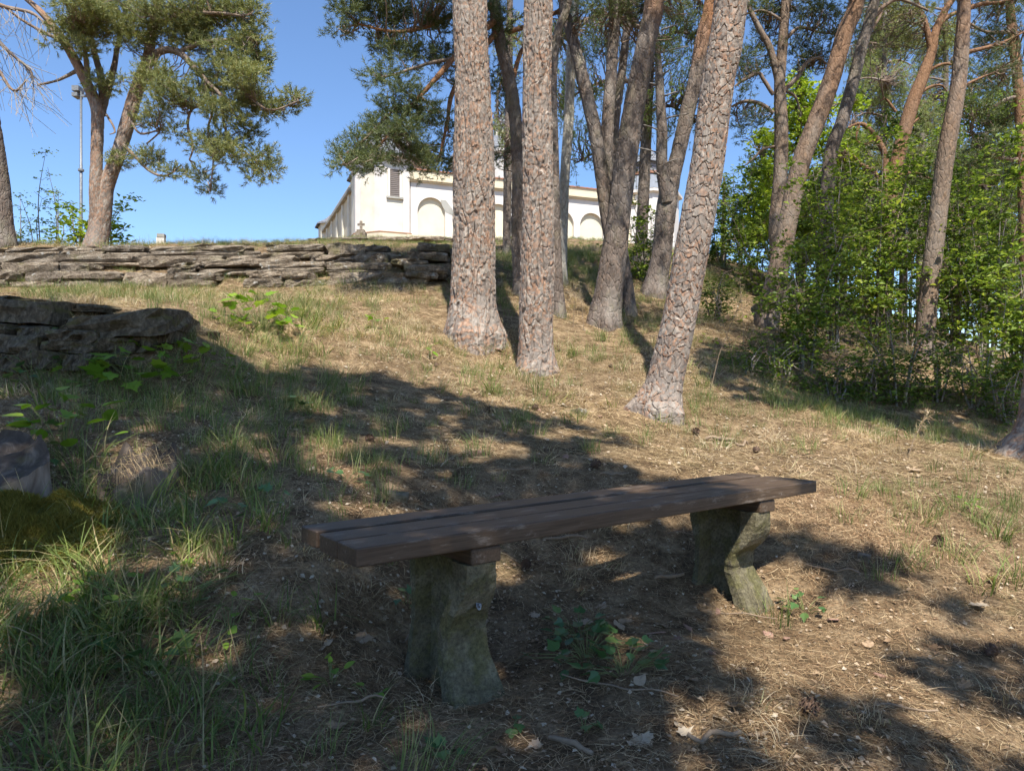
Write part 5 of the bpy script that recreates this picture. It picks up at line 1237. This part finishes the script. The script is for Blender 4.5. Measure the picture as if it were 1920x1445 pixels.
def stick_mesh(seed, L, r0):
    r = np.random.default_rng(seed); P = np.array([[x * L, r.normal(0, .035) * L, .008 + abs(r.normal(0, .01)), r0 * (1 - .5 * abs(x))] for x in np.linspace(-.5, .5, 6)])
    V, F, at = bark_tube(P, 7, lambda z: .02, (.02, .05, .001), seed); return mesh_np('stick', V, F, M['stick'], True, at)
for i, (px, py, L, r0, rz, w) in enumerate([(1060,1018,.20,.008,.1,'just behind the bench seat middle'),(1255,1090,.16,.009,.5,'forked pale, under the bench near the far leg'),(1350,828,.22,.016,-.1,'thick and short on the sunny slope beyond the bench'),(1390,838,.12,.01,.4,'short and curled right of the thick one'),(870,1270,.16,.0035,.9,'curved by the near bench leg'),(1160,1300,.35,.003,-.5,'long thin in front of the ivy patch'),(1340,1395,.14,.007,.2,'pale in the front right sun patch'),(1070,1410,.13,.008,-.7,'thick at the bottom edge'),(760,1210,.10,.003,1.2,'thin twig left of the near leg'),
      (960,888,.22,.0035,-.2,'thin on the shaded slope'),(1380,1160,.30,.003,-.45,'thin root-like by the far leg foot'),(1560,1080,.22,.005,-.6,'slanting right of the far leg'),(1480,830,.1,.006,.3,'tiny on the sunny path'),(240,1010,.25,.003,.6,'thin across the left grass'),(1300,1010,.3,.003,.2,'thin behind the far bench half'),(660,1330,.18,.004,.3,'thin in the left front litter'),(1700,1340,.16,.004,-.3,'thin in the lower right litter'),(1150,895,.14,.006,.1,'pale on the slope behind the bench')]):
    lie(px, py, 'stick', stick_mesh(i, L, r0), 'dry stick ' + w, 'stick', 'fallen sticks', 1, (0, 0, rz), .004)
def curled(poly, seed):
    V, F = fan(poly, .42); r = np.random.default_rng(seed)
    V[:, 2] = .35 * V[:, 0] ** 2 * r.uniform(-.5, 1.2) + .25 * (V[:, 1] - .5) ** 2 * r.uniform(-.3, 1.2) + .05 * r.normal(size=len(V)); return mesh_np('dead_leaf', V, F, M['deadleaf'])
DL = [curled(p, i) for i, p in enumerate([OVATE, MAPLE, OVATE, IVY, OVATE, MAPLE])]
zones = [('under the bench', 960, 1340, 1080, 1230), ('in the litter in front of the bench', 980, 1560, 1280, 1440), ('on the right foreground slope', 1560, 1900, 1050, 1440), ('in the left foreground grass', 120, 620, 1120, 1430), ('on the shaded slope behind the bench', 520, 1250, 740, 960), ('on the sunny litter beyond the bench', 1330, 1800, 800, 960), ('near the near bench leg', 640, 960, 1140, 1420)]
looks = ['flat oval', 'lobed', 'curled oval', 'ivy shaped', 'narrow rolled', 'torn lobed', 'small oval', 'large lobed', 'pale oval']
for nm, x0, x1, y0, y1 in zones:
    for i, lk in enumerate(looks):
        px, py = RNG.uniform(x0, x1), RNG.uniform(y0, y1); p = hit(px, py)
        lie(px, py, 'dead_leaf', DL[i % 6], lk + ' dry brown fallen leaf ' + nm, 'leaf', 'fallen leaves', (.028 if 'small' in lk else .055 if 'large' in lk else RNG.uniform(.034, .048)) * (1 + .12 * p[1]), None, .012)
def chip_mesh(seed):
    r = np.random.default_rng(seed); a = np.sort(r.uniform(0, 6.28, 7)); q = np.stack([np.cos(a) * r.uniform(.6, 1, 7), np.sin(a) * r.uniform(.35, .6, 7)], -1)
    V = np.vstack([np.column_stack([q, np.zeros(7)]), np.column_stack([q * .9, np.full(7, .12)])]); F = [[i, (i + 1) % 7, 7 + (i + 1) % 7, 7 + i] for i in range(7)]
    V = np.vstack([V, [[0, 0, .15]]]); T = [[7 + i, 7 + (i + 1) % 7, 14] for i in range(7)]
    return mesh_mixed('bark_flake', V, F, T, M['barkchip'])
CH = [chip_mesh(i) for i in range(4)]
BW_ = ['by the far bench leg foot', 'just behind the far leg foot', 'in front of the far leg', 'right of the far leg toe', 'left of the far leg', 'under the far half of the bench', 'right of the sunlit ivy sprig', 'on the lower right slope', 'below the straight front pine', 'at the foot of the thick front pine', 'below and right of the straight pine', 'on the slope at the shade edge', 'behind the bench seat', 'beside the leaning pine foot', 'in the shaded grass behind the bench', 'in front of the far leg in the sun']
for i, (px, py, s) in enumerate([(1290,1180,.035),(1345,1150,.03),(1440,1195,.04),(1475,1200,.035),(1270,1200,.03),(1230,1190,.04),(1560,1165,.05),(1650,1270,.03),(1010,770,.05),(930,660,.09),(1125,785,.05),(1060,860,.05),(930,935,.05),(1265,760,.05),(900,850,.05),(1330,1225,.03)]):
    lie(px, py, 'bark_flake', CH[i % 4], 'reddish brown flake of pine bark ' + BW_[i], 'bark flake', 'fallen bark flakes', s, None, .004)
M['rock'] = M['stone']
for i, (px, py, s, w) in enumerate([(745,935,.05,'in the shade behind the bench'),(1620,1050,.035,'in the grass right of the bench'),(1085,775,.06,'dark hollow edge below the straight pine'),(250,935,.06,'between the two stumps')]):
    o = add('stone', STONES[i]); p = hit(px, py); o.location = p; o.scale = (s * 2, s * 1.4, s); o.rotation_euler = (.1, .1, i); tag(o, 'small grey stone lying ' + w, 'stone', 'loose stones')

# ------------------------------------------------------------------ trees behind the viewpoint whose crowns shade the foreground
def inpoly(px, py, poly):
    c = np.zeros(px.shape, bool); n = len(poly)
    for i in range(n):
        (x0, y0), (x1, y1) = poly[i], poly[(i + 1) % n]
        k = ((y0 > py) != (y1 > py)) & (px < (x1 - x0) * (py - y0) / (y1 - y0 + 1e-9) + x0); c ^= k
    return c
SHADE = [[(-900,560),(0,566),(140,568),(200,588),(330,600),(380,645),(430,692),(560,690),(720,706),(860,738),(960,772),(1060,792),(1120,812),(1180,835),(1260,848),(1325,892),(1350,930),(1320,1010),(1300,1090),(1345,1205),(1450,1290),(1580,1390),(1640,1470),(1640,2600),(-900,2600)],
         [(1470,1000),(1600,1030),(1920,1120),(2300,1220),(2300,1330),(1900,1200),(1600,1090),(1460,1030)],
         [(1560,1180),(1760,1185),(2000,1240),(2300,1360),(2300,1600),(1920,1340),(1700,1280)],
         [(1480,1240),(1640,1300),(1920,1445),(2200,1600),(1900,2000),(1700,1500),(1600,1390)],
         [(1330,640),(1500,690),(1650,768),(1560,785),(1400,752),(1300,690)],[(1500,700),(1640,715),(1920,740),(2300,800),(2300,950),(1900,862),(1760,818),(1640,792),(1540,772)]]
HOLES = [(640,832,60,16),(1040,815,60,14),(330,1150,75,24),(300,1060,90,20),(980,1002,150,14),(1300,1400,90,26),(560,800,30,10),(110,1085,140,30),(20,1180,80,20),(230,1290,50,14),(820,850,40,10),(450,1040,30,10)]
def shade_trees():
    r = np.random.default_rng(77); st = .165
    X, Y = np.meshgrid(np.arange(-6, 6, st), np.arange(.2, 10, st)); X = X.ravel() + r.uniform(-.07, .07, X.size); Y = Y.ravel() + r.uniform(-.07, .07, X.size)
    Z = gz(X, Y); P = np.stack([X, Y, Z], -1); px, py = project(P)
    keep = np.zeros(len(P), bool)
    for i, pl in enumerate(SHADE):
        k = inpoly(px, py, pl); keep |= k & (r.random(len(P)) < (.97 if i == 0 else .8))
    nz = vnoise(P[:, 0] * 2.6, P[:, 1] * 2.6, seed=91) + .5 * vnoise(P[:, 0] * 6, P[:, 1] * 6, seed=92)
    keep &= ~((nz > .34) & (px > 880) & (py > 1040)); keep &= ~((nz > .62) & (px < 880) & (py > 760)); keep &= ~((nz > .38) & (px < 420) & (py > 1000) & (py < 1300)); keep &= ~((nz > .5) & (py < 900) & (py > 760) & (px > 500))
    for (a, b, c, e) in HOLES: keep &= ~((((px - a) / c) ** 2 + ((py - b) / e) ** 2) < 1)
    wx, wz = r.uniform(-220, 385, 700), r.uniform(.95, 1.44, 700)
    P = np.vstack([P[keep], np.stack([(wx - CX) / F_PX * 4.42, 4.36 + r.uniform(0, .22, 700) + (wx > 300) * .3, wz - (wx > 150) * .06], -1)])
    h = 6.2 + 1.3 * vnoise(P[:, 0] * .8, P[:, 1] * .8, seed=31) + r.uniform(-.9, .9, len(P))
    Cc = P + SUN[None] * (h / SUN[2])[:, None]
    specs = [('tall pine standing behind the viewpoint to the left, shading the stumps', (-3.2, -2.2), 40), ('tall pine standing right behind the viewpoint, shading the bench', (.9, -3.0), 41), ('tall pine standing behind the viewpoint to the right, dappling the slope', (4.6, -1.6), 42)]
    cen = np.array([q[1] for q in specs])
    own = np.argmin(((Cc[:, None, :2] - cen[None]) ** 2).sum(-1), 1)
    for i, (lab, (x, y), sd) in enumerate(specs):
        zb = gzs(x, y); t = Tree('pine_tree', lab, (x, y, zb), 'pines behind the viewpoint', seed=sd)
        t.trunk(np.array([[x, y, zb - .3, .2], [x, y, zb + .1, .19], [x + .1, y + .1, zb + 3, .16], [x, y + .25, zb + 6.5, .13], [x + .1, y + .4, zb + 9.5, .06]]), 32, lambda z: .1, (.06, .1, .014), .4)
        T = Cc[own == i]
        for j in range(9):
            e = T[r.integers(len(T))]; z0 = zb + 4.5 + .4 * j
            t.limb(np.array([[x, y + .1, z0, .05], [*(np.array([x, y, z0]) * .5 + e * .5 + [0, 0, .2]), .035], [*e, .015]]), 7)
        if len(T) > 30: t.twigs_to(T[::4], .012, .005, .02)
        off = randdir(len(T) * 48, r) * r.random((len(T) * 48, 1)) * .16
        t.fol.append(leafcards(np.repeat(T, 48, 0) + off, r, .125, .2, .48)); t.done('pine_dark')
shade_trees()

# ------------------------------------------------------------------ ground cover: instanced blades and needles
def gn_scatter(name, label, P, rot, scl, idx, sources, cat):
    me = bpy.data.meshes.new(name); me.vertices.add(len(P)); me.vertices.foreach_set('co', np.ascontiguousarray(P, np.float32).ravel())
    a = me.attributes.new('rot', 'FLOAT_VECTOR', 'POINT'); a.data.foreach_set('vector', np.ascontiguousarray(rot, np.float32).ravel())
    a = me.attributes.new('scl', 'FLOAT', 'POINT'); a.data.foreach_set('value', np.ascontiguousarray(scl, np.float32))
    a = me.attributes.new('idx', 'INT', 'POINT'); a.data.foreach_set('value', np.ascontiguousarray(idx, np.int32))
    o = add(name, me); o['kind'] = 'stuff'; o['label'] = label; o['category'] = cat
    sc = bpy.data.collections.new(name + '_source')
    for i, m in enumerate(sources):
        so_ = bpy.data.objects.new('%s_source_%02d' % (name, i), m); sc.objects.link(so_)
    ng = bpy.data.node_groups.new(name, 'GeometryNodeTree')
    ng.interface.new_socket('Geometry', in_out='INPUT', socket_type='NodeSocketGeometry'); ng.interface.new_socket('Geometry', in_out='OUTPUT', socket_type='NodeSocketGeometry')
    N = ng.nodes; gi = N.new('NodeGroupInput'); go = N.new('NodeGroupOutput'); iop = N.new('GeometryNodeInstanceOnPoints'); ci = N.new('GeometryNodeCollectionInfo')
    ci.inputs['Collection'].default_value = sc; ci.inputs['Separate Children'].default_value = True; ci.inputs['Reset Children'].default_value = True
    iop.inputs['Pick Instance'].default_value = True
    def na(nm, ty):
        n = N.new('GeometryNodeInputNamedAttribute'); n.data_type = ty; n.inputs[0].default_value = nm; return n.outputs[0]
    lk = ng.links.new
    lk(gi.outputs[0], iop.inputs['Points']); lk(ci.outputs[0], iop.inputs['Instance']); lk(na('idx', 'INT'), iop.inputs['Instance Index'])
    lk(na('rot', 'FLOAT_VECTOR'), iop.inputs['Rotation']); lk(na('scl', 'FLOAT'), iop.inputs['Scale']); lk(iop.outputs[0], go.inputs[0])
    md = o.modifiers.new('scatter', 'NODES'); md.node_group = ng
    return o
def blades(r, n, h, w, spread, lean, seg=3, flat=0.):
    """grass tuft: curved tapering blades"""
    a = r.uniform(0, 6.283, n); b0 = np.stack([np.cos(a), np.sin(a), np.zeros(n)], -1) * (spread * np.sqrt(r.random(n)))[:, None]
    la = a + r.normal(0, .9, n); ld = np.stack([np.cos(la), np.sin(la), np.zeros(n)], -1); H = h * r.uniform(.45, 1.1, n); ln = lean * r.uniform(.3, 1.5, n)
    sd = np.stack([-np.sin(la + r.normal(0, .6, n)), np.cos(la), np.zeros(n)], -1); V = []
    for k in range(seg + 1):
        f = k / seg; c = b0 + ld * (H * ln * f ** 1.8)[:, None] + np.array([0, 0, 1.]) * (H * (f - .35 * np.minimum(ln, 1.4) * f ** 2.4) * (1 - flat))[:, None]
        ww = w * (1 - f ** 1.5) + w * .06
        V += [c - sd * ww / 2, c + sd * ww / 2]
    V = np.stack(V, 1); m = 2 * (seg + 1); i = (np.arange(n) * m)[:, None]
    F = np.concatenate([i + np.array([[2*k, 2*k+1, 2*k+3, 2*k+2]]) for k in range(seg)])
    return V.reshape(-1, 3), F
def litter_patch(r, n, R):
    """flat scatter of needles and straw"""
    q = np.stack([r.normal(0, R * .5, n), r.normal(0, R * .5, n), np.abs(r.normal(0, .006, n)) + .002], -1); a = r.uniform(0, 6.283, n); L = r.uniform(.03, .085, n); tl = r.normal(0, .16, n)
    d = np.stack([np.cos(a) * np.cos(tl), np.sin(a) * np.cos(tl), np.sin(tl)], -1); s_ = np.stack([-np.sin(a), np.cos(a), r.normal(0, .3, n)], -1) * (r.uniform(.0011, .0026, n) / 2)[:, None]
    md = q + d * (L * .5)[:, None] + s_ * r.normal(0, 5, (n, 1)); e = q + d * L[:, None]; q[:, 2] = np.maximum(q[:, 2], .001); e[:, 2] = np.maximum(e[:, 2], .001)
    V = np.stack([q - s_, q + s_, md - s_, md + s_, e - s_ * .4, e + s_ * .4], 1); i = (np.arange(n) * 6)[:, None]
    return V.reshape(-1, 3), np.concatenate([i + np.array([[0, 1, 3, 2]]), i + np.array([[2, 3, 5, 4]])])
def crumbs(r, n, R):
    q = np.stack([r.normal(0, R * .5, n), r.normal(0, R * .5, n), r.uniform(.001, .006, n)], -1)
    V, F = leafcards(q, r, .016, 1.2, .7, .6); return V, F
rs = np.random.default_rng(3)
def src(fn, mat, n): return [mesh_np('blades', *fn(), M[mat]) for _ in range(n)]
SRC_LIT = src(lambda: litter_patch(rs, 420, .22), 'litter', 6)
SRC_CRUMB = src(lambda: crumbs(rs, 130, .24), 'deadleaf', 4)
SRC_TALL = src(lambda: blades(rs, 18, .22, .0058, .07, 1.05, 5), 'grass', 6)
SRC_FINE = src(lambda: blades(rs, 34, .13, .0024, .06, .6, 3), 'grass_fine', 6)
SRC_DRY = src(lambda: blades(rs, 40, .075, .0024, .08, 1.5, 3), 'dry', 6)
TRUNKS = [((886-960)/F_PX*7.7, 7.7, .26), ((1004-960)/F_PX*7.1, 7.1, .2), ((1238-960)/F_PX*6, 6., .22), (1.19, 9.5, .22)]
def sample(n, d0, d1, dens, r, xm=150):
    """ground points, uniform per area within the view wedge, thinned by dens(px,py,P)"""
    d = np.sqrt(r.uniform(d0 ** 2, d1 ** 2, n)); u = r.uniform(-xm, 1920 + xm, n); x = (u - CX) / F_PX * d
    P = np.stack([x, d, gz(x, d)], -1); px, py = project(P); k = r.random(n) < dens(px, py, P)
    for (a, b, c) in TRUNKS: k &= np.hypot(P[:, 0] - a, P[:, 1] - b) > c
    return P[k]
def E(px, py, a, b, rx, ry): return np.exp(-(((px - a) / rx) ** 2 + ((py - b) / ry) ** 2))
def orient(P, r, tilt=.1, follow=1.):
    N = gnormal(P[:, 0], P[:, 1]); n = len(P)
    ex = -np.arcsin(np.clip(N[:, 1], -1, 1)) * follow + r.normal(0, tilt, n); ey = np.arctan2(N[:, 0], N[:, 2]) * follow + r.normal(0, tilt, n)
    out = np.empty((n, 3)); yaw = r.uniform(0, 6.283, n)
    for i in range(n):
        m = Matrix.Rotation(ey[i], 3, 'Y') @ Matrix.Rotation(ex[i], 3, 'X') @ Matrix.Rotation(yaw[i], 3, 'Z'); out[i] = m.to_euler()[:]
    return out
rg = np.random.default_rng(12)
def cover(name, label, cat, src_, n, d0, d1, dens, s0, s1, tilt=.1, follow=1., grow=.0):
    P = sample(n, d0, d1, dens, rg); m = len(P)
    return gn_scatter(name, label, P, orient(P, rg, tilt, follow), rg.uniform(s0, s1, m) * (1 + grow * P[:, 1]), rg.integers(0, len(src_), m), src_, cat)
patch = lambda P, f, s: np.clip(.5 + .9 * vnoise(P[:, 0] * f, P[:, 1] * f, seed=s), 0, 1)
def litter(name, label, bands, mat, crumb=False):
    """needles and straw (or leaf crumbs) lying on the slope, one real mesh; larger and sparser farther off"""
    out = []
    for (n, d0, d1, sc) in bands:
        P = sample(n, d0, d1, lambda a, b, P: np.clip(.35 + .65 * patch(P, 1.1, 52 if crumb else 51), 0, 1), rg); n = len(P)
        N = gnormal(P[:, 0], P[:, 1]); P = P + N * np.abs(rg.normal(0, .007, n))[:, None] + N * .003
        a = rg.uniform(0, 6.283, n); t1 = nrm(np.cross(N, np.array([0, 1., .1]))); t2 = np.cross(N, t1)
        d = np.cos(a)[:, None] * t1 + np.sin(a)[:, None] * t2 + N * rg.normal(0, .2 if crumb else .13, (n, 1)); sd = np.cross(N, d) + N * rg.normal(0, .3, (n, 1))
        L = (rg.uniform(.010, .026, n) if crumb else rg.uniform(.02, .072, n))[:, None] * sc; w = (L[:, 0] * rg.uniform(.5, .9, n) if crumb else rg.uniform(.0008, .0018, n) * sc)[:, None] / 2
        m = P + d * L * .5 + sd * rg.normal(0, .10, (n, 1)) * L + N * L * (.12 if crumb else .0); e = P + d * L
        if crumb:
            V = np.stack([P, m - sd * w, e, m + sd * w], 1).reshape(-1, 3); i4 = np.arange(n)[:, None] * 4; out.append((V, i4 + np.array([[0, 1, 2, 3]])))
        else:
            if sc > 1.2:
                V = np.stack([P - sd * w, P + sd * w, e + sd * w * .6, e - sd * w * .6], 1).reshape(-1, 3); out.append((V, np.arange(n)[:, None] * 4 + np.array([[0, 1, 2, 3]]))); continue
            V = np.stack([P - sd * w, P + sd * w, m + sd * w, m - sd * w, e + sd * w * .5, e - sd * w * .5], 1).reshape(-1, 3); i6 = np.arange(n)[:, None] * 6
            out.append((V, np.concatenate([i6 + np.array([[0, 1, 2, 3]]), i6 + np.array([[3, 2, 4, 5]])])))
    V, F = join(out); o = add(name, mesh_np(name, V, F, M[mat])); o['kind'] = 'stuff'; o['label'] = label; o['category'] = 'litter'
M['litter_red'] = leaf_mat('red_brown_needle_litter', [(0, (.095, .050, .026)), (.3, (.21, .125, .066)), (.6, (.35, .235, .13)), (.88, (.54, .41, .25)), (1, (.17, .09, .045))], .1, .7, inst=True)
litter('needle_litter', 'fine red brown pine needle litter around the bench', [(155000, 1.1, 4, 1.)], 'litter_red')
litter('straw_litter', 'straw coloured needle litter over the upper slope', [(100000, 4, 7.5, 1.6), (60000, 7.5, 14, 2.6)], 'litter')
litter('leaf_litter', 'brown leaf crumbs mixed into the needle litter', [(13000, 1.1, 4, .8), (9000, 4, 8, 1.3), (6000, 8, 14, 1.8)], 'deadleaf', True)
tall = lambda a, b, P: np.clip(1.7 * E(a, b, 80, 1200, 260, 180) + .9 * E(a, b, 330, 930, 150, 90) + .5 * E(a, b, 120, 1000, 200, 60) + .6 * E(a, b, 250, 1400, 300, 90) + .9 * E(a, b, 560, 620, 70, 40) + .16 * E(a, b, 430, 850, 150, 110) + .03 * E(a, b, 1800, 1050, 200, 120) + .8 * E(a, b, 130, 705, 240, 32) + .12 * E(a, b, 1550, 770, 200, 40) + .10 * E(a, b, 930, 730, 220, 40) + .10 * E(a, b, 1080, 610, 80, 30), 0, 1) * np.clip(.2 + patch(P, 1.7, 53), 0, 1) * (1 - .7 * E(a, b, 40, 985, 70, 50)) * (1 - .95 * E(a, b, 30, 890, 70, 40))
cover('tall_grass', 'long green grass blades growing around the stumps and left foreground', 'grass', SRC_TALL, 10000, 1.2, 9, tall, .4, 1.1, .15, .4)
cover('foreground_grass', 'dense long green grass in the left foreground', 'grass', SRC_TALL, 2300, 1.2, 3.3, lambda a, b, P: np.clip(1.1 * E(a, b, 60, 1230, 250, 190) + .5 * E(a, b, 250, 1330, 200, 120), 0, 1) * np.clip(.1 + patch(P, 2.2, 58), 0, 1) * (1 - .8 * E(a, b, 40, 985, 80, 60)), .3, 1.0, .25, .4)
fine = lambda a, b, P: np.clip(.05 + .6 * E(a, b, 400, 830, 210, 140) + .22 * E(a, b, 750, 840, 260, 90) + .25 * E(a, b, 620, 1060, 180, 100) + .45 * E(a, b, 560, 620, 200, 60) + .3 * E(a, b, 930, 735, 260, 40) + .3 * E(a, b, 1150, 660, 120, 60) + .5 * E(a, b, 300, 545, 500, 16) + .55 * E(a, b, 1000, 500, 200, 60) + .4 * E(a, b, 1500, 770, 260, 50) + .45 * E(a, b, 1750, 1000, 260, 150) + .8 * E(a, b, 200, 720, 250, 50) + .6 * E(a, b, 1340, 540, 80, 60), 0, 1) * np.clip(.1 + patch(P, 1.3, 54), 0, 1)
cover('fine_grass', 'fine short green grass tufts scattered over the shaded slope', 'grass', SRC_FINE, 22000, 1.3, 16, fine, .55, 1.25, .15, .4, .03)
dry = lambda a, b, P: np.clip(.16 + .9 * E(a, b, 600, 630, 330, 70) + .8 * E(a, b, 300, 550, 500, 22) + .5 * E(a, b, 1750, 950, 260, 150) + .5 * E(a, b, 930, 720, 260, 60) + .4 * E(a, b, 1300, 640, 200, 60) + .5 * E(a, b, 420, 980, 120, 80) + .6 * E(a, b, 1020, 580, 200, 60) + .6 * E(a, b, 340, 640, 60, 40), 0, 1) * np.clip(.15 + patch(P, 1.2, 55), 0, 1)
dry0 = dry
dry = lambda a, b, P: .55 * dry0(a, b, P) * np.where((a < 860) & (b > 463) & (b < 542), .2, 1.)
fine0 = fine
cover('dry_grass', 'pale dry grass on the sunny banks and slope', 'grass', SRC_DRY, 24000, 1.3, 18, dry, .55, 1.3, .25, .5, .03)
cover('skyline_grass', 'green grass fringe on the terrace tops and hill crest', 'grass', SRC_FINE, 16000, 9.5, 27, lambda a, b, P: np.where((b < 560), .75, 0.) * np.where((a < 860) & (b > 463) & (b < 545), .5, 1.) * np.clip(.1 + patch(P, .8, 56), 0, 1), .55, 1.2, .2, .3, .0)
# tall dry stalks by the leaning trunk
def stalks():
    r = np.random.default_rng(9)
    for i, (px, py, h, ln, w) in enumerate([(1330,735,.85,.35,'long pale dry stalk leaning over the bank right of the leaning trunk'),(1378,700,.75,-.25,'dry stalk with bent tip in front of the shady bank'),(1395,660,.9,-.05,'upright dry stalk before the shady bank'),(1120,610,.7,.1,'dry stalk at the foot of the V pine'),(1095,620,.6,-.1,'dry stalk left of the V pine foot'),(1075,615,.55,.05,'short dry stalk between the straight pine and V pine'),(1700,860,.3,.5,'arching pale dry stalk on the right slope')]):
        p = hit(px, py); rt = root('dry_stalk', w, 'plant', p, 'tall dry stalks')
        P = np.array([[[0, 0, -.03], [ln * h * .3, 0, h * .4], [ln * h, .02, h]]]); V, F = tubes_batch(P, np.array([[.004, .003, .0018]]), 5); add('stem', mesh_np('stem', V, F, M['stick']), rt)
        q = np.array([0, 0, 0]) + np.outer(np.linspace(.55, 1, 14), np.array([ln * h, .02, h])); V, F = shoots(q, randdir(14, r) + [0, 0, .6], r, 5, .03, .05, .004); add('seed_head', mesh_np('seed_head', V, F, M['dry']), rt, kind='stuff')
stalks()
